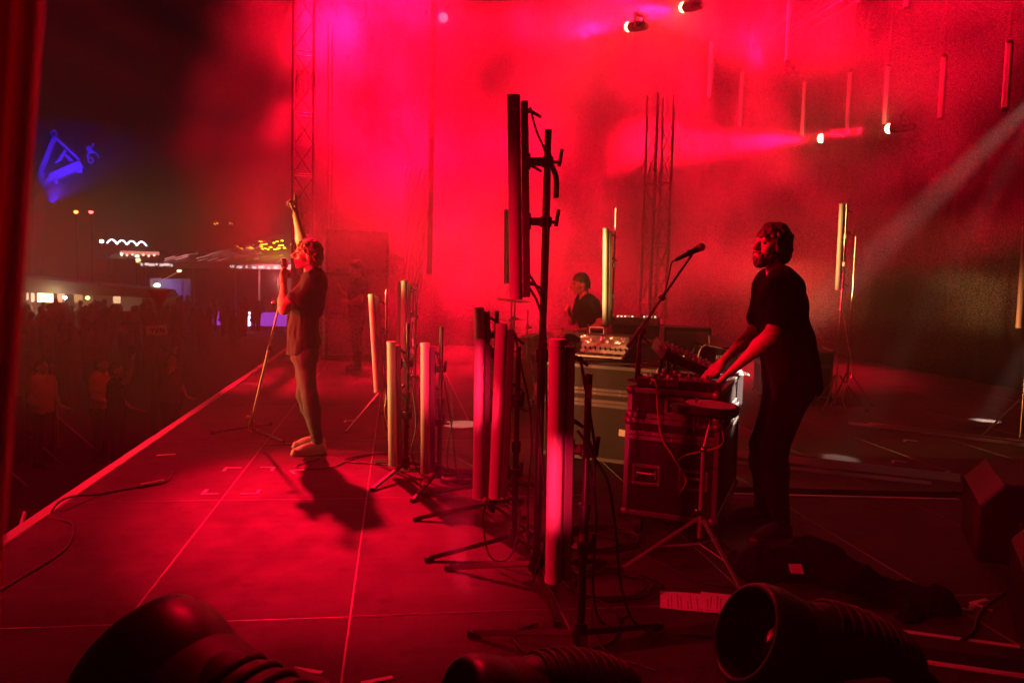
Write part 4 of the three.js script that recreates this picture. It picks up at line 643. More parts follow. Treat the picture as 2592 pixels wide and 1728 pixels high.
// ---------------------------------------------------------------- drum kit and amplifier
const KIT = 'drum kit pieces';
function cymbal(label, [x, y, z], r, tilt) { const t = thing('cymbal', label, 'cymbal', [x, y, z], 0, KIT); t.rotation.set(tilt, 0, -tilt); obj('disc', lathe([[0, 0.022], [0.03, 0.02], [0.05, 0.008], [r * 0.6, 0.002], [r, -0.008], [r * 0.6, -0.001], [0.05, 0.004]], 36), M.brass, t); obj('wing_nut', ball(0.014, [0, 0.03, 0]), M.steel, t); }
cymbal('highest cymbal, just left of the tall dark tube stand', [1.39, 1.22, -9.45], 0.22, 0.06); cymbal('middle height cymbal left of the tall stand', [1.35, 0.99, -9.3], 0.23, -0.05); cymbal('cymbal just below the drummer\'s raised stick', [1.83, 0.90, -8.75], 0.17, 0.06);
function cymStand(label, [x, z], h) { const t = thing('cymbal_stand', label, 'stand', [x, 0, z], 0, KIT); obj('pole', [rod([0, 0.2, 0], [0, h * 0.6, 0], 0.014), rod([0, h * 0.55, 0], [0, h, 0], 0.009)], M.chrome, t); for (const y of [h * 0.6, h * 0.8]) obj('collar', [rod([0, y, 0], [0, y + 0.05, 0], 0.02), bx(0.06, 0.02, 0.012, [0.02, y + 0.02, 0.01])], M.chrome, t); for (let k = 0; k < 3; k++) obj('leg', rod([0, 0.35, 0], [0.28 * Math.sin(k * 2.1 + 0.4), 0.01, 0.28 * Math.cos(k * 2.1 + 0.4)], 0.009), M.chrome, t); }
cymStand('chrome cymbal stand left of the tall dark stand', [1.39, -9.45], 1.23); cymStand('second chrome stand, under the middle cymbal', [1.35, -9.3], 1.0); cymStand('golden lit chrome stand right beside the tall black pole', [1.50, -9.15], 1.12); cymStand('low chrome stand in front of the drummer\'s hands', [2.08, -8.55], 1.0);
function drum(name, label, pos, r, h, rot) { const t = thing(name, label, 'drum', pos, 0, KIT); t.rotation.set(...rot); obj('shell', rod([0, 0, 0], [0, h, 0], r, r, 32), M.redPaint, t); for (const y of [0.012, h - 0.012]) obj('hoop', rod([0, y - 0.012, 0], [0, y + 0.012, 0], r + 0.012, r + 0.012, 32), M.chrome, t); obj('drumhead', rod([0, h, 0], [0, h + 0.006, 0], r - 0.004, r - 0.004, 32), M.stripe, t); for (let k = 0; k < 8; k++) obj('lug', rod([Math.cos(k * 0.785) * (r + 0.012), 0.02, Math.sin(k * 0.785) * (r + 0.012)], [Math.cos(k * 0.785) * (r + 0.012), h - 0.02, Math.sin(k * 0.785) * (r + 0.012)], 0.006, 0.006, 6), M.chrome, t); }
drum('bass_drum', 'bass drum on its side below the cymbals, behind the tube stands', [1.1, 0.3, -9.15], 0.28, 0.42, [0, 0.2, -Math.PI / 2]); drum('rack_tom', 'rack tom in front of the drummer', [1.62, 0.6, -9.3], 0.15, 0.22, [0, 0, 0.2]); drum('snare_drum', 'snare drum below the drummer\'s hands', [1.85, 0.62, -8.85], 0.17, 0.15, [0, 0, 0.05]); drum('floor_tom', 'floor tom at the drummer\'s side', [1.78, 0.25, -9.45], 0.2, 0.4, [0, 0, 0]);
{
  const t = thing('drum_stool', 'round stool under the drummer', 'stool', [2.25, 0, -9.0]); obj('seat', rod([0, 0.48, 0], [0, 0.56, 0], 0.17, 0.17, 24), M.black, t); obj('post', rod([0, 0.1, 0], [0, 0.5, 0], 0.02), M.chrome, t); for (let k = 0; k < 3; k++) obj('leg', rod([0, 0.25, 0], [0.25 * Math.sin(k * 2.1), 0.01, 0.25 * Math.cos(k * 2.1)], 0.01), M.chrome, t);
  const m = thing('drum_microphone', 'thin yellow lit microphone on a stand over the drums', 'microphone', [0, 0, 0]); obj('stand', rod([1.72, 0.66, -8.9], [1.9, 1.14, -8.9], 0.005), M.steel, m); obj('capsule', rod([1.895, 1.12, -8.9], [1.925, 1.2, -8.9], 0.016, 0.014, 10), M.brass, m);
}
{
  const t = thing('guitar_amplifier', 'amplifier head with a row of small lights behind the pale yellow tube', 'amplifier', [2.68, 0, -9.6], -0.1);
  obj('cabinet', bx(0.66, 0.72, 0.36, [0.28, 0.38, 0], [0, 0, 0], 0.015), M.black, t); const hd = obj('head', bx(0.6, 0.26, 0.3, [0.22, 0.9, 0], [0, 0, 0], 0.02), M.caseBoard, t); obj('grille', bx(0.6, 0.62, 0.01, [0.28, 0.38, 0.183]), M.grey, t); obj('front_panel', bx(0.54, 0.07, 0.01, [0.22, 0.985, 0.152]), M.aluDull, hd);
  for (let k = 0; k < 9; k++) obj('indicator_light', bx(0.018, 0.018, 0.012, [0.0 + k * 0.045 + (k > 4 ? 0.1 : 0), 1.05, 0.12]), glow(1, 0.66, 0.35, k % 4 === 3 ? 0.5 : 2.2), hd); for (let k = 0; k < 8; k++) obj('knob', rod([0.02 + k * 0.055, 0.985, 0.155], [0.02 + k * 0.055, 0.985, 0.175], 0.011, 0.01, 10), M.brass, hd);
  const c = thing('amplifier_cabinet', 'tall dark cabinet right of the lit amplifier', 'cabinet', [3.72, 0, -10.0], -0.2); obj('box', bx(0.62, 0.9, 0.5, [0, 0.46, 0], [0, 0, 0], 0.02), M.black, c); for (const s of [-1, 1]) obj('edge_profile', bx(0.02, 0.9, 0.02, [0.306 * s, 0.46, 0.246]), M.aluDull, c); obj('grille', bx(0.54, 0.8, 0.01, [0, 0.46, 0.252]), M.grey, c);
  flightCase('flight_case', 'dark flight case standing behind the golden tube stand', [4.75, 0, -9.9], -0.3, 0.9, 0.62, 0.6, { y0: 0.02, handles: [[0.45, 0.3]], seams: [0.42], group: 'flight cases' });
}
// ---------------------------------------------------------------- wedges, bag, ramps, paper, marks
function wedge(label, pos, turn) {
  const t = thing('monitor_wedge', label, 'monitor speaker', pos, turn, 'monitor wedges at the right edge'); const s = new THREE.Shape(); s.moveTo(0, 0); s.lineTo(0.62, 0); s.lineTo(0.62, 0.1); s.lineTo(0.3, 0.42); s.lineTo(0.1, 0.42); s.lineTo(0, 0.3);
  const g = new THREE.ExtrudeGeometry(s, { depth: 0.7, bevelEnabled: true, bevelSize: 0.012, bevelThickness: 0.012, bevelSegments: 2 }); g.translate(0, 0.012, -0.35); obj('cabinet', g, M.black, t);
  obj('grille', bx(0.4, 0.012, 0.62, [0.462, 0.285, 0], [0, 0, -Math.PI / 4]), M.rubber, t); obj('handle', bx(0.14, 0.05, 0.012, [0.25, 0.22, 0.365], [0, 0, 0], 0.004), M.rubber, t);
}
wedge('dark monitor wedge at the right edge, the farther of the two', [3.38, 0, -4.2], -0.55); wedge('dark monitor wedge at the right edge, the nearer of the two', [2.72, 0, -3.05], -0.6);
{
  const g = blob([cap([1.86, 0.05, -3.78], [2.15, 0.08, -3.72], 0.1, 0.13), cap([2.1, 0.07, -3.75], [2.3, 0.03, -3.48], 0.11, 0.07), cap([2.25, 0.02, -3.55], [2.5, 0.02, -3.3], 0.08, 0.1), cap([1.85, 0.0, -3.8], [1.78, 0.0, -3.7], 0.09, 0.04), cap([2.45, 0.01, -3.35], [2.3, 0.01, -3.2], 0.07, 0.05)], 0.014, 0.03, (d, x, y, z) => Math.max(d + 0.07 * (fbm(x * 7, y * 8, z * 7, 4) - 0.5) + 0.06 * Math.abs(noise(x * 11 + z * 9, y * 6, z * 6 - x * 8) - 0.5), 0.004 - y));
  const t = thing('jacket', 'black jacket lying crumpled on the deck with a white tag', 'jacket'); obj('cloth', g, M.teeBlack, t); obj('tag', bx(0.075, 0.05, 0.003, [1.945, 0.115, -3.565], [-0.7, 0.15, 0], 0.001), M.paper, t);
}
{
  const t = thing('cable_ramp', 'black cable ramp with pale tape edges behind the keyboard player', 'cable ramp', [3.1, 0, -5.34], -0.14);
  obj('cover', (() => { const s = new THREE.Shape(); s.moveTo(-0.12, 0); s.lineTo(0.12, 0); s.lineTo(0.06, 0.03); s.lineTo(-0.06, 0.03); const g = new THREE.ExtrudeGeometry(s, { depth: 1.6, bevelEnabled: false }); g.rotateY(Math.PI / 2); g.translate(-0.7, 0.002, 0); return g; })(), M.rubber, t); for (const z of [-0.14, 0.14]) obj('tape_edge', bx(1.6, 0.003, 0.035, [0.1, 0.004, z]), M.tape, t); obj('cable_tail', tube([[0.88, 0.02, 0], [1.0, 0.02, 0.05], [1.15, 0.015, 0.02], [1.35, 0.012, 0.1]], 0.014), M.cable, t);
  const u = thing('cable_ramp', 'cable ramp with taped edges at the bottom right corner', 'cable ramp', [2.06, 0, -3.0], 0.25); obj('cover', (() => { const s = new THREE.Shape(); s.moveTo(-0.12, 0); s.lineTo(0.12, 0); s.lineTo(0.06, 0.03); s.lineTo(-0.06, 0.03); const g = new THREE.ExtrudeGeometry(s, { depth: 1.4, bevelEnabled: false }); g.rotateY(Math.PI / 2); g.translate(0, 0.002, 0); return g; })(), M.rubber, u); for (const z of [-0.14, 0.14]) obj('tape_edge', bx(1.4, 0.003, 0.04, [0.7, 0.004, z]), M.tape, u); u.rotation.y = -0.42;
  solo('rail_profile', 'long shiny rail running from the keyboard player into the deck at right', 'rail', [beam([2.55, 0.008, -6.35], [4.05, 0.008, -5.48], 0.012, 0.04), beam([2.75, 0.004, -6.55], [4.35, 0.004, -5.55], 0.008, 0.16)], M.alu);
  solo('rail_profile', 'bright edged rail farther back on the deck at right', 'rail', [beam([4.85, 0.01, -7.95], [6.05, 0.01, -6.75], 0.02, 0.035)], M.alu); solo('rail_profile', 'thin dull rail behind the bright edged one', 'rail', [beam([5.1, 0.006, -7.98], [6.4, 0.006, -6.78], 0.012, 0.02)], M.aluDull);
  solo('bottle', 'small water bottle standing on the deck behind the desk', 'bottle', [at(lathe([[0, 0], [0.03, 0], [0.032, 0.01], [0.032, 0.13], [0.014, 0.17], [0.012, 0.19], [0, 0.19]], 20), new THREE.Matrix4().makeTranslation(2.33, 0.004, -5.35))], mat(0.6, 0.62, 0.65, 0.1, 0, { transmission: 0.8, thickness: 0.01, ior: 1.4 }));
}
{
  const lines = tex(256, (u, v) => { const r = Math.floor(v * 20), k = v * 20 - r; const ink = r > 1 && r < 18 && r % 3 !== 0 && k > 0.3 && k < 0.62 && u > 0.1 && u < 0.45 + 0.45 * hash(r, 3, 1) && hash(Math.floor(u * 60), r, 7) > 0.25; return ink ? 0.25 : 0.88; }, true);
  const pm = new THREE.MeshPhysicalMaterial({ map: lines, roughness: 0.8 }), sheet = () => { const g = new THREE.PlaneGeometry(0.21, 0.297, 6, 8), p = g.attributes.position; for (let i = 0; i < p.count; i++) p.setZ(i, 0.008 * noise(p.getX(i) * 12, p.getY(i) * 9, 3)); g.rotateX(-Math.PI / 2); g.computeVertexNormals(); return g; };
  solo('paper_sheet', 'printed paper sheet on the deck, the left one of the overlapping pair', 'paper', at(sheet(), new THREE.Matrix4().makeRotationY(1.25).setPosition(1.385, 0.006, -3.47)), pm, 'papers on the deck'); solo('paper_sheet', 'printed paper sheet on the deck, the right one touching the big light', 'paper', at(sheet(), new THREE.Matrix4().makeRotationY(1.15).setPosition(1.56, 0.012, -3.42)), pm, 'papers on the deck');
}
const markL = (x, z, a) => { const g = mg([bx(0.12, 0.002, 0.024, [0.048, 0.003, 0]), bx(0.024, 0.002, 0.1, [0, 0.0034, 0.05])]); g.rotateY(a); g.translate(x, 0, z); return g; };
[[-1.262, -6.206, 0, 'far left corner mark of the taped square at stage front'], [-0.915, -6.206, -Math.PI / 2, 'far right corner mark of the taped square at stage front'], [-1.266, -5.478, Math.PI / 2, 'near left corner mark of the taped square at stage front'], [-0.915, -5.471, Math.PI, 'near right corner mark of the taped square at stage front'], [-0.772, -6.09, 0.4, 'small tape mark under the microphone stand\'s shadow'], [-0.502, -8.18, 0, 'tape mark far behind the singer\'s feet'], [4.25, -6.26, -0.6, 'angled tape mark on the dark deck beside the dim light spot'], [4.95, -7.12, -0.7, 'tape mark beside the bright edged rail'], [4.4, -5.82, 0.5, 'tape mark near the end of the long rail'], [4.96, -5.82, 0.2, 'tape mark by the right edge behind the wedges'], [2.74, -3.36, 0.3, 'tape mark between the jacket and the near wedge'], [2.67, -3.28, 2.4, 'tape mark just before the near wedge'], [-0.36, -3.0, -0.4, 'tape corner mark at the bottom, right of the left light'], [-0.1, -2.87, 0.3, 'tape corner mark cut by the bottom edge of the photo']].forEach(([x, z, a, l]) => solo('tape_mark', l, 'tape mark', markL(x, z, a), M.tape));
solo('cable_tie', 'torn strip of tape near the stage edge left of the microphone stand', 'tape', bx(0.14, 0.003, 0.03, [-1.82, 0.004, -6.66], [0, 0.25, 0]), M.tape);
// ---------------------------------------------------------------- cables
const cab = (label, pts, r = 0.006, m = M.cable, seg = 0) => solo('cable', label, 'cable', tube(pts, r, seg || pts.length * 10), m);
const coil = (x, z, r, n, sd) => { const P = []; for (let k = 0; k <= n * 14; k++) { const a = k / 14 * Math.PI * 2, q = r * (0.8 + 0.3 * noise(k * 0.11, sd, 3)); P.push([x + q * Math.cos(a) + 0.05 * (noise(k * 0.07, 3, sd) - 0.5), 0.008 + 0.0035 * (k % 3) + 0.0009 * k / 3, z + q * 0.8 * Math.sin(a)]); } return P; };
cab('coiled black cable lying right of the nearest tripod stand', coil(1.05, -3.68, 0.22, 4, 2), 0.0065); cab('loose loop of cable around the foot of the nearest tripod stand', [[0.62, 0.008, -3.3], [0.5, 0.008, -3.2], [0.55, 0.01, -3.0], [0.72, 0.012, -3.02], [0.9, 0.01, -3.1], [0.97, 0.03, -3.3], [0.9, 0.06, -3.4], [0.84, 0.03, -3.2], [0.86, 0.008, -3.0], [1.0, 0.008, -2.85]], 0.006);
cab('tangled cable heap at the foot of the pink and orange tube\'s stand', coil(0.5, -5.75, 0.16, 7, 5), 0.006); cab('loose cable loops on the deck right of the singer\'s shoes', [[-0.6, 0.006, -6.5], [-0.75, 0.006, -6.2], [-0.5, 0.007, -6.15], [-0.3, 0.006, -6.5], [0.0, 0.007, -6.75], [0.2, 0.006, -6.95], [0.35, 0.006, -6.8], [0.1, 0.01, -6.6], [-0.2, 0.006, -6.62], [-0.4, 0.006, -6.4], [-0.1, 0.006, -6.25], [0.3, 0.006, -6.1], [0.6, 0.006, -6.05]], 0.005, M.cable, 140);
cab('cable with a pale plug crossing the stage edge strip', [[-2.04, -0.4, -4.9], [-2.05, 0.03, -5.12], [-1.9, 0.008, -5.5], [-1.66, 0.008, -5.7], [-1.58, 0.008, -5.82], [-1.62, 0.008, -6.1]], 0.006); solo('cable_plug', 'pale plug lying on the cable at the stage edge', 'plug', rod([-1.72, 0.015, -5.66], [-1.6, 0.015, -5.79], 0.014, 0.01, 10), M.white);
cab('thin cable running along the stage edge at lower left', [[-2.03, 0.0, -5.0], [-1.85, 0.006, -4.85], [-1.74, 0.006, -4.55], [-1.72, 0.006, -4.3], [-1.78, 0.006, -3.9], [-1.84, 0.006, -3.5]], 0.005);
cab('long cable from the nearest clamp down to the deck at right', [[0.76, 0.82, -2.99], [0.83, 0.7, -3.0], [0.88, 0.5, -3.05], [0.95, 0.2, -3.15], [1.06, 0.012, -3.2], [1.3, 0.008, -3.12], [1.6, 0.008, -3.05], [1.75, 0.008, -2.75]], 0.006, M.cable, 90); cab('second hanging cable beside the nearest tripod stand', [[0.75, 0.78, -2.98], [0.8, 0.55, -3.05], [0.82, 0.25, -3.15], [0.9, 0.012, -3.28], [1.05, 0.008, -3.35]], 0.0055);
cab('cable from the top of the nearest tube sloping to its stand', [[0.70, 1.2, -3.0], [0.735, 1.0, -2.97], [0.76, 0.85, -2.96], [0.765, 0.7, -2.97]], 0.006); cab('cable sloping from the middle of the nearest tube to its clamp', [[0.70, 0.91, -3.0], [0.74, 0.85, -2.96], [0.765, 0.78, -2.96]], 0.006);
cab('cable sloping from the top of the tall dark tube to its stand', [[0.605, 2.29, -3.78], [0.63, 2.18, -3.74], [0.68, 2.06, -3.73], [0.70, 1.9, -3.74], [0.695, 1.7, -3.735]], 0.006); cab('pair of cables hanging down along the tall stand', [[0.70, 1.75, -3.735], [0.695, 1.3, -3.73], [0.675, 0.9, -3.73], [0.7, 0.6, -3.72], [0.73, 0.3, -3.7], [0.66, 0.05, -3.66]], 0.007); cab('plug end cable hanging from the upper clamp of the tall stand', [[0.68, 2.06, -3.72], [0.725, 1.97, -3.72], [0.73, 1.87, -3.72]], 0.013);
cab('two cables from the foot of the tall tube down to the pole', [[0.615, 1.46, -3.78], [0.66, 1.38, -3.75], [0.69, 1.25, -3.73], [0.7, 1.05, -3.73]], 0.0065); cab('lower cable from the foot of the tall tube', [[0.615, 1.52, -3.78], [0.655, 1.45, -3.75], [0.69, 1.33, -3.73], [0.71, 0.95, -3.72], [0.72, 0.6, -3.7]], 0.0065);
cab('cable drooping from the second pink tube to the deck', [[0.62, 1.2, -4.18], [0.66, 1.0, -4.15], [0.70, 0.82, -4.13], [0.715, 0.6, -4.12], [0.7, 0.3, -4.1], [0.72, 0.01, -4.0], [0.9, 0.008, -4.1]], 0.006); cab('short cable from the middle of the second pink tube', [[0.615, 0.87, -4.18], [0.65, 0.81, -4.15], [0.69, 0.79, -4.14]], 0.006); cab('cable loop under the second pink tube', [[0.6, 0.38, -4.18], [0.66, 0.25, -4.1], [0.6, 0.06, -4.0], [0.5, 0.04, -4.05], [0.47, 0.2, -4.15], [0.5, 0.34, -4.19]], 0.0055);
cab('cable sloping from the top of the third pink tube', [[0.565, 1.07, -4.77], [0.595, 0.98, -4.77], [0.62, 0.9, -4.78]], 0.006); cab('cable from the pink and orange tube hanging past its stand', [[0.275, 0.96, -5.65], [0.31, 0.85, -5.62], [0.345, 0.7, -5.61], [0.39, 0.45, -5.6], [0.42, 0.2, -5.55], [0.45, 0.02, -5.6]], 0.006); cab('second cable from the pink and orange tube curving down', [[0.35, 0.78, -5.61], [0.4, 0.55, -5.58], [0.37, 0.15, -5.62], [0.5, 0.02, -5.7]], 0.005);
cab('cable from the leftmost tripod\'s tube hanging in a bow', [[0.037, 0.95, -5.9], [0.08, 0.82, -5.87], [0.12, 0.66, -5.86], [0.15, 0.4, -5.8], [0.12, 0.2, -5.8], [0.2, 0.02, -5.85], [0.35, 0.008, -5.9]], 0.0055); cab('short cable from the middle of the orange tube', [[0.04, 0.62, -5.9], [0.08, 0.58, -5.87], [0.115, 0.55, -5.86]], 0.0055);
cab('orange cable dangling under the far left tube', [[-0.12, 0.48, -7.49], [-0.09, 0.36, -7.46], [-0.1, 0.2, -7.45], [-0.05, 0.03, -7.42]], 0.005, M.brass);
cab('red cable looping down from the desk in front of the flight case', [inA(0.13, 0.9, -0.02), inA(0.15, 0.93, 0.01), inA(0.175, 0.9, 0.03), inA(0.19, 0.75, 0.035), inA(0.22, 0.6, 0.03), inA(0.29, 0.5, 0.035), inA(0.36, 0.41, 0.06), inA(0.37, 0.36, 0.08), inA(0.33, 0.29, 0.07)], 0.0055, mat(0.5, 0.12, 0.12, 0.5)); cab('thin red cable rising from the loop to the drum pad', [inA(0.315, 0.48, 0.03), inA(0.38, 0.54, 0.12), [1.66, 0.66, -3.87], [1.645, 0.76, -3.83]], 0.0045, mat(0.4, 0.1, 0.1, 0.5));
cab('thick black cables lying along the top of the long flight case', [inB(0.1, 0.85, -0.03), inB(0.3, 0.86, -0.02), inB(0.55, 0.855, -0.06), inB(0.8, 0.86, -0.03), inB(0.98, 0.85, -0.08)], 0.009); cab('second thick cable on the long flight case', [inB(0.35, 0.872, -0.05), inB(0.6, 0.88, -0.03), inB(0.8, 0.86, -0.1), inB(1.0, 0.855, -0.2)], 0.008);
cab('bunch of black cables on the deck below the castored flight case', coil(1.15, -4.35, 0.26, 5, 8), 0.006); cab('cable crossing the deck from the desk to the papers', [[1.0, 0.008, -4.6], [1.25, 0.008, -4.35], [1.5, 0.008, -3.75], [1.75, 0.008, -3.55], [1.9, 0.008, -3.3]], 0.006); cab('black cable from the near wedge to the bottom right ramp', [[2.9, 0.05, -3.35], [2.7, 0.01, -3.25], [2.5, 0.01, -3.05], [2.35, 0.01, -2.95]], 0.009); cab('thin cable snaking over the deck behind the tripod stands', [[0.2, 0.006, -7.2], [0.45, 0.006, -6.7], [0.6, 0.006, -6.2], [0.9, 0.006, -5.9], [1.0, 0.006, -5.3], [1.25, 0.006, -5.0]], 0.005);
cab('cables beside the golden tube\'s stand hanging to the deck', [[5.22, 1.2, -8.83], [5.3, 0.8, -8.8], [5.36, 0.45, -8.78], [5.26, 0.2, -8.8], [5.3, 0.01, -8.75]], 0.006, M.brass);
solo('light_pool_disc', 'flat pale disc standing in for a white beam pool of light on the deck behind the tube stands', 'disc', rod([0.66, 0.002, -7.96], [0.66, 0.006, -7.96], 0.2, 0.2, 32), M.stripe);  // pool of a white beam on the deck, put in as a pale disc
// the leaning near pole at the left edge
{
  const t = thing('stage_pole', 'blurred dark red cloth wrapped pole leaning at the left edge, close to the lens', 'pole'); const a = [-0.247, 1.72, -0.5], b = [-0.287, 1.28, -0.5];
  obj('sleeve', rod(a, b, 0.05, 0.05, 24), M.redCloth, t); obj('seam', rod([-0.2, 1.72, -0.485], [-0.24, 1.28, -0.485], 0.004), M.redCloth, t);
}

// ---------------------------------------------------------------- pit, crowd and festival ground
function crowdPerson(label, [x, z], turn, shirt, arm, hair = M.hairBrown) {
  const c = Math.cos(turn), s = Math.sin(turn), W = (a, b, d) => [x + a * c + d * s, -1.75 + b, z - a * s + d * c];
  const J = { headC: W(0.02, 1.62, 0), face: [c, 0.05, -s], neckB: W(-0.02, 1.46, 0), shN: W(0, 1.4, 0.18), shF: W(0, 1.4, -0.18), elN: arm ? W(0.22, 1.5, 0.26) : W(0.02, 1.12, 0.24), wrN: arm ? W(0.28, 1.76, 0.2) : W(0.2, 1.02, 0.16), elF: W(0.02, 1.12, -0.24), wrF: W(0.2, 1.0, -0.16), chest: W(0, 1.25, 0), belly: W(0, 1.05, 0), hip: W(0, 0.9, 0), hipN: W(0, 0.86, 0.09), hipF: W(0, 0.86, -0.09), knN: W(0.02, 0.48, 0.1), knF: W(0.02, 0.48, -0.1), anN: W(-0.02, 0.1, 0.11), anF: W(-0.02, 0.1, -0.11), toeN: W(0.16, 0, 0.12), heelN: W(-0.05, 0, 0.11), toeF: W(0.16, 0, -0.12), heelF: W(-0.05, 0, -0.11), hem: () => -1.75 + 0.82 };
  const hd = (w, up) => [w, up ? [0, 1, 0] : [c, -0.3, -s], [c, 0, -s].map((v) => v * 0.6), [s, 0, c], [0.3, 0.3, 0.3, 0.3, 0.4]];
  makePerson('person', label, null, J, { cell: 0.026, headCell: 0.011, hands: [hd(J.wrN, arm), hd(J.wrF, false)], hair: hairShell(0.008, (a, b) => Math.max(0.05 - b - (a < 0 ? 0.14 : 0), a - 0.06), 0.012), hairMat: hair, shirtMat: shirt, pantsMat: M.jeansBlack, shoeMat: M.shoeDark, soleMat: M.soleDark });
}
crowdPerson('pit worker in an orange top standing before the crowd', [-4.85, -14.0], -0.2, M.orange, false); crowdPerson('onlooker in a red top at the left of the pit', [-5.6, -13.6], -0.4, M.redCloth, false); crowdPerson('onlooker with a raised hand near the camera sign', [-3.9, -14.6], -0.5, M.darkWall, true); crowdPerson('camera operator standing behind the signed camera', [-4.35, -13.2], 0.1, M.teeBlack, true);
{
  const q = [cap([0, 0.1, 0.09], [0, 0.9, 0.09], 0.07, 0.09), cap([0, 0.1, -0.09], [0, 0.9, -0.09], 0.07, 0.09), cap([0, 0.9, 0], [0, 1.3, 0], 0.15, 0.17), cap([0, 1.38, 0.16], [0, 1.38, -0.16], 0.07), cap([0, 1.38, 0.18], [0.02, 1.1, 0.24], 0.05, 0.045), cap([0, 1.38, -0.18], [0.02, 1.1, -0.24], 0.05, 0.045), cap([0.02, 1.1, 0.24], [0.2, 1.05, 0.18], 0.045, 0.03), cap([0.02, 1.1, -0.24], [0.2, 1.05, -0.18], 0.045, 0.03), ell([0.02, 1.63, 0], [0.1, 0.12, 0.08]), cap([0, 1.4, 0], [0, 1.55, 0], 0.055)];
  const g = blob(q, 0.035, 0.02), n = 520, im = new THREE.InstancedMesh(g, mat(0.055, 0.042, 0.04, 0.85), n), m = new THREE.Matrix4();
  for (let i = 0; i < n; i++) { const z = -6 - 46 * Math.pow(rnd(), 0.8), x = -6.6 - rnd() * (8 + 0.34 * -z), s = rr(0.9, 1.08); m.compose(new THREE.Vector3(x, -1.75, z), new THREE.Quaternion().setFromAxisAngle(new THREE.Vector3(0, 1, 0), rr(-0.6, 0.6)), new THREE.Vector3(s, s * rr(0.95, 1.05), s)); im.setMatrixAt(i, m); im.setColorAt(i, new THREE.Color().setHSL(rnd() * 0.1, 0.3, rr(0.3, 0.9))); }
  im.name = 'crowd'; im.castShadow = im.receiveShadow = true; scene.add(im); tag(im, 'dark mass of festivalgoers standing below the stage front', 'crowd', null, 'stuff');
}
for (let k = 0; k < 8; k++) {
  const t = thing('crowd_barrier', ['nearest', 'second', 'third', 'fourth', 'fifth', 'sixth', 'seventh', 'farthest'][k] + ' steel crowd barrier section between pit and crowd, counted from the camera', 'barrier', [-5.9, -1.75, -5.2 - k * 1.3], 0, 'crowd barriers in a row');
  obj('frame', [rod([0, 0.05, -0.62], [0, 1.2, -0.62], 0.024), rod([0, 0.05, 0.62], [0, 1.2, 0.62], 0.024), rod([0, 1.2, -0.62], [0, 1.2, 0.62], 0.024), rod([0.6, 0.03, -0.62], [0, 0.6, -0.62], 0.018)], M.aluDull, t); obj('panel', bx(0.015, 1.0, 1.2, [0, 0.62, 0]), M.darkWall, t);
}
{ // camera with sign
  const t = thing('television_camera', 'television camera on a tall pedestal with a lettered sign facing the stage', 'camera', [-3.72, 0, -13.0], 0.35);
  obj('pedestal', [rod([0, -1.75, 0], [0, 0.2, 0], 0.06), rod([0, -1.75, 0], [0, -1.6, 0], 0.4, 0.3, 16)], M.black, t); obj('body', bx(0.24, 0.26, 0.6, [-0.05, 0.42, 0], [0.1, 0, 0], 0.02), M.plastic, t); obj('lens', [rod([-0.05, 0.42, 0.3], [-0.05, 0.39, 0.62], 0.075, 0.1, 18)], M.black, t); obj('viewfinder', bx(0.2, 0.2, 0.24, [-0.06, 0.68, -0.12], [0.2, 0, 0.1], 0.02), M.plastic, t);
  obj('hood', (() => { const g = new THREE.ConeGeometry(0.22, 0.3, 4, 1, true); g.rotateX(Math.PI); g.rotateY(0.6); g.translate(0.1, 1.0, -0.1); return g; })(), M.redCloth, t); obj('pan_bar', rod([0.05, 0.3, -0.2], [0.4, 0.05, -0.7], 0.014), M.black, t);
  const sg = obj('sign', bx(0.3, 0.15, 0.02, [0.02, 0.55, 0.33], [0, 0, 0.08], 0.008), M.tape, t); const tx = text('TVN', 0.075); tx.rotateZ(0.08); tx.translate(0.03, 0.55, 0.342); obj('lettering', tx, M.black, sg);
}
{ // strapped cover in the pit
  const g = blob([cap([-3.6, -1.3, -7.2], [-3.1, -1.3, -7.2], 0.4), cap([-3.6, -0.95, -7.2], [-3.0, -0.9, -7.1], 0.34)], 0.03, 0.06, (d, x, y, z) => d + 0.05 * (fbm(x * 4, y * 4, z * 4, 3) - 0.5)); const t = thing('covered_equipment', 'dark covered equipment in the pit tied with two pale crossing straps', 'cover'); obj('cover', g, M.teeBlack, t);
  obj('strap', tube([[-3.42, -0.5, -6.95], [-3.4, -0.75, -6.78], [-3.38, -1.05, -6.76]], 0.018), M.tape, t); obj('strap', tube([[-3.75, -1.0, -6.82], [-3.45, -0.97, -6.75], [-3.2, -0.87, -6.72], [-3.0, -0.72, -6.72], [-2.96, -0.5, -6.85]], 0.018), M.tape, t);
  const b = thing('speaker_cabinet', 'dark rounded speaker cabinet in the pit at the left edge below the stage', 'speaker', [-2.65, -1.75, -4.6], 0.3); obj('cabinet', bx(0.7, 1.45, 0.7, [0, 0.73, 0], [0, 0, 0], 0.12), M.black, b); obj('grille', bx(0.6, 1.2, 0.02, [0, 0.73, 0.35], [0, 0, 0], 0.008), M.grey, b);
}
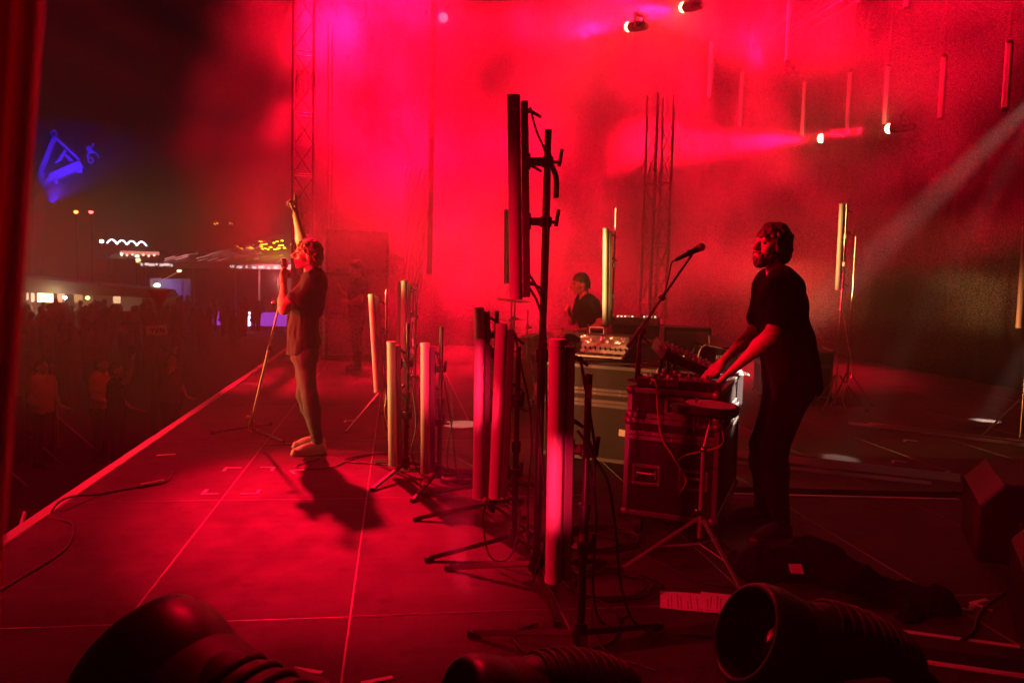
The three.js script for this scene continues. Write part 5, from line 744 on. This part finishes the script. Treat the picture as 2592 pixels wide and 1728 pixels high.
// bar tent at far left
{
  const t = thing('bar_tent', 'long low bar tent at far left with a cream lit opening', 'tent', [-14.6, -1.75, -38], 0.06);
  obj('roof', (() => { const s = new THREE.Shape(); s.moveTo(-4.2, 2.1); s.lineTo(4.2, 1.85); s.lineTo(4.0, 2.2); s.lineTo(-3.6, 2.85); const g = new THREE.ExtrudeGeometry(s, { depth: 3, bevelEnabled: false }); g.translate(0, 0, -3); return g; })(), M.black, t);
  for (const x of [-4, -1.4, 1.2, 4]) obj('post', bx(0.08, 2.0, 0.08, [x, 1, 0]), M.darkWall, t); obj('counter', bx(8, 1.25, 0.3, [0, 0.62, 0.1]), M.darkWall, t); obj('back_wall', bx(8.2, 2, 0.06, [0, 1, -2.9]), M.canvas, t);
  [[-2.2, 0.55, [1, 0.62, 0.2], 3], [-1.45, 0.3, [1, 0.6, 0.4], 2.2], [-0.85, 0.62, [1, 0.85, 0.45], 8], [-0.2, 0.3, [1, 0.4, 0.2], 1.6], [0.5, 0.35, [1, 0.5, 0.15], 0.7], [2.1, 0.3, [1, 0.6, 0.3], 1.4]].forEach(([x, w, c, k]) => obj('lit_sign', bx(w, 0.38, 0.05, [x, 1.78, -0.2], [0, 0, 0], 0.01), glow(...c, k), t));
  for (const [x, c, k, r] of [[0.12, [1, 1, 1], 50, 0.07], [1.05, [1, 0.7, 0.08], 22, 0.075]]) obj('lamp', ball(r, [x, 1.83, 0.35], [1.2, 0.9, 1]), glow(...c, k), t);
  const l = new THREE.PointLight(new THREE.Color().setRGB(1, 0.7, 0.35), 14); l.name = 'bar_lamp_light'; l.position.set(-15.2, 0.2, -37); l.castShadow = true; scene.add(l);
  for (const [x, h, w] of [[-3.3, 1.72, 'leftmost'], [-2.6, 1.66, 'second from left'], [-1.9, 1.7, 'third from left'], [-1.1, 1.62, 'fourth, before the brightest cream sign'], [-0.4, 1.68, 'fifth, left of the white lamp'], [0.4, 1.6, 'sixth, right of the white lamp'], [1.5, 1.65, 'seventh, right of the yellow lamp'], [2.4, 1.6, 'rightmost']]) { const p = thing('person', 'dark silhouette of a guest before the bar tent, ' + w, 'person', [-14.6 + x, -1.75, -36.8], 0, 'guests at the bar tent'); obj('body', blob([cap([0, 0.1, 0.1], [0, 0.9, 0.08], 0.07, 0.1), cap([0, 0.9, 0], [0, 1.3, 0], 0.16, 0.19), cap([-0.17, h - 0.3, 0], [0.17, h - 0.3, 0], 0.07), ell([0, h - 0.1, 0], [0.085, 0.115, 0.1])], 0.04, 0.02), M.teeBlack, p); }
}
// amusement stall with wavy light band
{
  const t = thing('fairground_ride', 'distant fairground stall crowned by a wavy band of white light', 'ride', [-18.9, -1.75, -60]);
  const w = []; for (let k = 0; k <= 40; k++) { const u = k / 40 * 4; w.push([-1.3 + u * 0.66, 4.85 + 0.28 * Math.abs(Math.sin(u * Math.PI)) - 0.12 * u / 4, 0]); }
  obj('light_band', tube(w, 0.035, 160), glow(0.85, 0.85, 1, 16), t); obj('lamp', ball(0.13, [-1.65, 4.97, 0], [1.1, 0.8, 1]), glow(0.9, 1, 0.75, 30), t);
  obj('roof', (() => { const g = new THREE.ConeGeometry(3.2, 1.0, 8); g.translate(0.6, 4.3, -2); return g; })(), M.darkWall, t); obj('fascia', bx(2.6, 0.24, 0.1, [0.95, 4.22, 0.3]), glow(1, 0.28, 0.22, 1.6), t); for (let k = 0; k < 7; k++) obj('bulb', ball(0.08, [-0.2 + k * 0.36, 4.1 - 0.05 * (k % 2), 0.45]), glow(1, 0.5, 0.3, k === 0 ? 22 : 5), t); for (const x of [-1.1, 2.1]) obj('column', bx(0.25, 4, 0.25, [x, 2, 0]), M.darkWall, t);
  const p = thing('lamp_post', 'distant lamp post with a cream head right of the wavy light band', 'lamp post', [-17.0, -1.75, -56]); obj('post', rod([0, 0, 0], [0, 3.8, 0], 0.05), M.darkWall, p); obj('lamp_head', bx(0.28, 0.45, 0.1, [0.08, 3.6, 0], [0, 0, 0.15], 0.02), glow(1, 0.65, 0.3, 4), p); obj('lamp', ball(0.1, [0, 3.95, 0], [1.4, 0.6, 1]), glow(1, 0.8, 0.5, 14), p);
}
// big pavilion with lit fascia
{
  const t = thing('pavilion', 'large pavilion with a pale fascia, sloped roof and rows of yellow bulbs', 'pavilion', [-7.8, -1.75, -45]);
  const roof = new THREE.BufferGeometry(); const a = [-5.9, 3.5, 0], b = [5.2, 3.65, 0], c = [-5.9, 3.5, -9], d = [5.2, 3.65, -9], p1 = [0.2, 5.3, -4.5], p2 = [5.2, 6.0, -4.5]; roof.setAttribute('position', new THREE.Float32BufferAttribute([...a, ...b, ...p1, ...b, ...p2, ...p1, ...a, ...p1, ...c, ...c, ...p1, ...p2, ...c, ...p2, ...d, ...b, ...d, ...p2], 3)); roof.computeVertexNormals(); obj('roof', roof, M.canvas, t);
  obj('fascia', bx(11.1, 0.26, 0.06, [-0.35, 3.42, 0.06], [0, 0, 0.0135]), M.white, t); for (const x of [-5.5, -3, -0.85, 0.4, 1.75, 3.4, 5]) obj('post', bx(0.09, 3.4, 0.09, [x, 1.7, 0]), M.canvas, t); obj('back_wall', bx(11, 3.4, 0.06, [-0.35, 1.7, -8.8]), M.darkWall, t);
  const bulbs = [[-0.9, 4.5], [-0.65, 4.38], [-0.35, 4.44], [-0.2, 4.47], [-0.1, 4.42], [0.15, 4.83], [0.25, 4.83], [0.3, 4.62], [0.4, 4.67], [0.55, 4.69], [0.35, 4.52], [0.45, 4.4], [0.6, 4.44], [0.75, 4.4], [0.85, 4.52], [0.95, 4.78], [1.1, 4.86], [1.35, 4.92], [1.1, 4.4], [1.25, 4.44], [1.3, 4.63], [1.45, 4.65], [1.3, 4.48], [1.6, 4.5], [1.95, 4.72], [2.05, 4.74], [2.1, 4.95]];
  bulbs.forEach(([x, y]) => obj('bulb', ball(0.055, [x, y, -1.9 - (y - 4.4) * 2 + 1.2], [1.6, 0.7, 1], 8), glow(1, 0.62, 0.02, 9), t));
  for (let k = 0; k < 34; k++) { const u = rnd(), v = rnd(); obj('glow_streak', bx(rr(0.25, 0.9), 0.035, 0.035, lerp3(lerp3([-5.2, 3.62, 0.2], [-0.4, 3.75, 0.2], u), [0.3, 4.75, -2.6], v * 0.85), [0, 0, 0.3], 0.01), glow(1, 0.35, 0.33, rr(0.5, 1.7)), t); }  // glowing bars standing in for light streaks on the roof canvas
  for (let k = 0; k < 16; k++) obj('glow_streak', bx(rr(0.15, 0.35), 0.04, 0.04, [rr(-0.8, 3.4), rr(3.65, 4.25), 0.15], [0, 0, 0.2], 0.01), glow(1, 0.4, 0.35, rr(0.6, 1.6)), t);  // more glowing bars in place of streaks of light on the canvas
  for (let k = 0; k < 14; k++) obj('fascia_lamp', bx(0.1 + 0.1 * (k % 3), 0.12, 0.03, [k < 7 ? -5.6 + k * 0.25 : -1.0 + (k - 7) * 0.38, 3.38 + 0.03 * (k % 2), 0.1], [0, 0, 0], 0.01), glow(1, 0.75, 0.75, k < 7 ? 1.5 : 2.6), t);
  spot('pavilion_lamp', [1, 0.2, 0.2], 260, [-6, 0.9, -41], [-5, 1.7, -45], 50, 0.9, 3);
  const s = thing('lit_booth', 'small pavilion booth glowing blue with a slanting warm beam lamp', 'booth', [-11.6, -1.75, -42.5]);
  obj('frame', [bx(0.08, 2.6, 0.08, [-0.6, 1.3, 0]), bx(0.08, 2.6, 0.08, [0.85, 1.3, 0]), bx(1.5, 0.07, 0.08, [0.12, 1.35, 0])], M.blueSteel, s); obj('back', bx(2.0, 1.4, 0.04, [0.15, 2.0, -0.5]), M.blueSteel, s); { const l = new THREE.PointLight(new THREE.Color().setRGB(0.12, 0.04, 1), 1.6); l.name = 'booth_lamp_light'; l.position.set(-11.5, 0.5, -42.2); l.castShadow = true; scene.add(l); } obj('lamp', ball(0.11, [-0.3, 2.36, 0.2], [1.4, 0.8, 1]), glow(1, 0.75, 0.4, 22), s); obj('lamp', ball(0.08, [0.75, 3.1, 0.2], [1.2, 0.7, 1]), glow(1, 0.7, 0.25, 22), s); obj('screen', bx(0.16, 0.32, 0.04, [-0.28, 1.9, 0.2]), glow(0.0, 0.5, 1, 6), s); obj('screen', bx(0.2, 0.4, 0.04, [-0.45, 2.0, 0.1]), glow(0.05, 0.05, 1, 3), s); obj('awning', beam([-0.35, 2.45, 0.25], [0.72, 3.05, 0.25], 0.02, 0.2), glow(1, 0.3, 0.1, 0.6), s);
  for (const [l, x, w] of [['violet lit stall screen with a dark head before it', -9.28, 1.05], ['violet lit stall screen with a bright cyan spot, behind the singer\'s stand', -6.8, 2.0]]) {
    const k = thing('stall_screen', l, 'screen', [x, -1.1, -44], 0); obj('panel', bx(w, 0.72, 0.06, [0, 0, 0], [0, 0, 0], 0.01), glow(0.32, 0.05, 0.62, 1.3), k); obj('post', [bx(0.06, 1.3, 0.06, [-w / 2, -0.2, 0.03]), bx(0.06, 1.3, 0.06, [w / 2, -0.2, 0.03])], M.white, k);
    if (w > 1.5) { obj('lamp_column', bx(0.1, 0.75, 0.05, [-w / 2 + 0.05, 0, 0.06], [0, 0, 0], 0.01), glow(1, 0.85, 1, 6), k); obj('cyan_lamp', ball(0.12, [-w / 2 + 0.32, 0.08, 0.08], [0.8, 1.7, 0.6]), glow(0.02, 0.6, 1, 7), k); }
    const h = thing('person', 'dark head and shoulders before the ' + (w > 1.5 ? 'cyan spot' : 'left violet screen'), 'person', [x + (w > 1.5 ? -0.6 : 0.3), -1.75, -43.4]); obj('body', blob([cap([0, 0.1, 0.1], [0, 0.9, 0.08], 0.07, 0.1), cap([0, 0.6, 0], [0, 0.9, 0], 0.16, 0.19), cap([-0.17, 0.62, 0], [0.17, 0.62, 0], 0.08), ell([0, 0.88, 0], [0.15, 0.17, 0.15])], 0.04, 0.02), M.teeBlack, h);
  }
}
for (const [l, x, y, z, c, k] of [['left one of the two red mast lamps far left in the sky', -29.6, 6.42, -80, [1, 0.16, 0.03], 28], ['right one of the two red mast lamps far left in the sky', -28.3, 6.46, -80, [1, 0.06, 0.05], 28], ['left one of the two orange mast lamps above the pavilion', -17.15, 5.8, -80, [1, 0.25, 0.02], 20], ['right one of the two orange mast lamps above the pavilion', -15.75, 5.84, -80, [1, 0.3, 0.03], 20]]) { const t = thing('mast_lamp', l, 'mast lamp', [x, y, z]); obj('lamp', ball(0.17, [0, 0, 0], [1.2, 0.8, 1]), glow(...c, k), t); obj('mast', rod([0, -8.2, -0.1], [0, -0.1, -0.1], 0.05), M.darkWall, t); }
// blue lit crane
{
  const t = thing('crane', 'tall harbour style crane floodlit deep blue at far left', 'crane', [-27.5, -1.75, -70]);
  obj('boom', beam([0.1, 13.5, 0], [2.0, 11.7, 0], 0.22, 0.3), M.blueSteel, t); obj('jib', beam([0.1, 13.4, 0], [-1.0, 10.6, 0], 0.28, 0.34), M.blueSteel, t); obj('cab', [beam([2.2, 11.4, 0.1], [-0.2, 10.2, 0.1], 0.62, 0.5), bx(0.5, 0.4, 0.4, [1.95, 10.9, 0]), bx(0.24, 0.5, 0.3, [0.25, 9.95, 0.2], [0, 0, 0.4])], M.blueSteel, t); obj('lower_boom', beam([-0.2, 10.2, 0], [-1.6, 8.6, 0], 0.3, 0.4), M.blueSteel, t);
  obj('pulley', (() => { const g = new THREE.TorusGeometry(0.22, 0.07, 8, 20); g.translate(0.05, 13.75, 0); return g; })(), M.blueSteel, t); obj('machinery', [beam([1.0, 12.4, 0.2], [0.5, 11.6, 0.2], 0.2, 0.25), beam([0.9, 12.2, 0.2], [1.35, 11.6, 0.2], 0.16, 0.2), beam([1.2, 12.0, 0.2], [1.5, 11.6, 0.2], 0.14, 0.2), rod([0.2, 11.45, 0.2], [0.75, 11.75, 0.2], 0.09)], M.blueSteel, t);
  obj('hook', [(() => { const g = new THREE.TorusGeometry(0.42, 0.1, 8, 20, Math.PI * 1.15); g.rotateZ(-0.3); g.translate(3.0, 12.0, 0); return g; })(), bx(0.4, 0.5, 0.2, [2.75, 12.6, 0], [0, 0, 0.5]), bx(0.13, 0.35, 0.13, [3.0, 12.95, 0], [0, 0, -0.2]), (() => { const g = new THREE.TorusGeometry(0.2, 0.06, 8, 14); g.translate(2.8, 11.75, 0); return g; })()], M.blueSteel, t); obj('tower', [beam([-1.0, 10.6, -0.3], [-1.7, 0, -0.3], 0.4, 0.5), beam([-1.6, 8.6, -0.3], [-1.9, 0, 0.5], 0.3, 0.3)], M.blueSteel, t);
  spot('crane_flood_light', [0.06, 0.01, 1], 1400, [-25.2, 6, -63.5], [-26.4, 9.9, -70], 24, 0.9, 4);
}
// lit tent seen through the upstage gap
{
  const t = thing('service_tent', 'small service tent with bluish white lamps seen through the upstage gap', 'tent', [14.3, 0, -22]); obj('roof', bx(1.7, 0.35, 1.2, [0, 1.95, -0.6], [0, 0, 0.05], 0.05), M.canvas, t); for (let k = 0; k < 4; k++) { obj('lamp', bx(0.22, 0.07, 0.05, [-0.5 + k * 0.33, 1.56, 0], [0, 0, 0], 0.015), glow(0.7, 0.78, 1, 9), t); obj('curtain', bx(0.2, 0.3, 0.02, [-0.48 + k * 0.33, 1.36, -0.05], [0, 0, -0.25], 0.005), glow(0.25, 0.25, 0.7, 0.35), t); } obj('post', [bx(0.05, 1.6, 0.05, [-0.62, 0.8, 0]), bx(0.05, 1.6, 0.05, [0.75, 0.8, 0])], M.blueSteel, t);
  const l = new THREE.PointLight(new THREE.Color().setRGB(0.5, 0.55, 1), 6); l.name = 'tent_lamp_light'; l.position.set(14.1, 1.4, -21.5); l.castShadow = true; scene.add(l);
  const p = thing('person', 'crew member walking outside the upstage gap below the tent lamps', 'person', [13.5, 0, -20.5]); obj('body', blob([cap([0, 0.1, 0.1], [-0.05, 0.9, 0.08], 0.07, 0.1), cap([0.2, 0.1, -0.1], [-0.02, 0.9, -0.05], 0.07, 0.1), cap([0, 0.9, 0], [0, 1.3, 0], 0.15, 0.18), cap([-0.17, 1.36, 0], [0.17, 1.36, 0], 0.07), cap([0.2, 1.34, 0], [0.3, 1.0, 0], 0.05, 0.04), ell([0, 1.6, 0], [0.09, 0.12, 0.1])], 0.03, 0.02), M.jeans, p);
  struct('backstage_floor', bx(16, 0.1, 24, [17.1, -0.06, -16]), M.ground);
}
// stage smoke: puffs of fine flakes, scattered where the smoke drifts
function smoke(label, puffs, flakes, s, size, lo, hi, density) {
  const P = new Float32Array(flakes * 9);
  for (let n = 0; n < flakes; n++) {
    const g3 = () => (rnd() + rnd() + rnd() - 1.5) * 1.35 * size, x = g3(), y = g3(), z = g3();
    const a = rnd() * 6.283, u = rnd() * 2 - 1, q = Math.sqrt(1 - u * u), nx = q * Math.cos(a), ny = u, nz = q * Math.sin(a), l = Math.hypot(ny, nx) || 1, tx = ny / l, ty = -nx / l, bx2 = -nz * ty, by2 = nz * tx, bz2 = nx * ty - ny * tx;
    for (let k = 0; k < 3; k++) { const c = Math.cos(k * 2.094) * s, d = Math.sin(k * 2.094) * s; P.set([x + tx * c + bx2 * d, y + ty * c + by2 * d, z + bz2 * d], n * 9 + k * 3); }
  }
  const g = new THREE.BufferGeometry(); g.setAttribute('position', new THREE.BufferAttribute(P, 3));
  const m = new THREE.InstancedMesh(g, mat(0.92, 0.92, 0.92, 1, 0, { transmission: 0.5, thickness: 0, specularIntensity: 0, side: THREE.DoubleSide, flatShading: true }), puffs), M4 = new THREE.Matrix4(), E = new THREE.Euler(), Q = new THREE.Quaternion();
  let n = 0; for (let tries = 0; n < puffs && tries < 4e6; tries++) {
    const x = rr(lo[0], hi[0]), y = rr(lo[1], hi[1]), z = rr(lo[2], hi[2]); if (rnd() > density(x, y, z)) continue;
    const k = rr(0.7, 1.25); M4.compose(new THREE.Vector3(x, y, z), Q.setFromEuler(E.set(rnd() * 6.28, rnd() * 6.28, rnd() * 6.28)), new THREE.Vector3(k * 1.2, k * 0.85, k)); m.setMatrixAt(n++, M4);
  }
  m.count = n; m.name = numbered('smoke'); m.castShadow = m.receiveShadow = true; scene.add(m); tag(m, label, 'smoke', null, 'stuff');
}
const S01 = (a, b, v) => { const t = Math.max(0, Math.min(1, (v - a) / (b - a))); return t * t * (3 - 2 * t); };
smoke('drifting red lit stage smoke left of the truss tower at the stage front', 130, 22000, 0.0026, 0.3, [-4.8, 1.2, -15.9], [-0.6, 6.3, -13.4], (x, y, z) => {
  const f = fbm(x * 0.95 + 0.9 * noise(y * 0.7, x, 4), y * 0.85 + 0.4 * noise(x, y, 9), z * 0.5, 5), lean = -2.9 + 0.9 * S01(3.0, 5.5, y) - 0.9 * S01(3.2, 1.2, y);
  return S01(lean - 1.1, lean + 1.3, x + 1.6 * (f - 0.5)) * (1 - S01(-1.2, -0.6, x)) * S01(1.2, 2.4, y) * (1 - S01(5.2, 6.2, y)) * S01(0.43, 0.60, f);
});
smoke('thick red lit stage smoke filling the far end of the stage behind the drummer', 560, 16500, 0.0026, 0.44, [-1.5, 0.1, -16.4], [9, 6.9, -9.4], (x, y, z) => {
  const f = fbm(x * 0.5, y * 0.6 + 0.6 * noise(x * 0.6, z * 0.5, 7), z * 0.4, 4);
  return (0.6 + 0.4 * S01(0.35, 0.65, f)) * S01(-9.4, -11, z) * S01(0.0, 1.8, y) * S01(-1.5, -0.9, x) * (1 - 0.6 * S01(4.5, 8, x)) * (1 - S01(6.2, 6.9, y));
});
renderer.render(scene, camera);
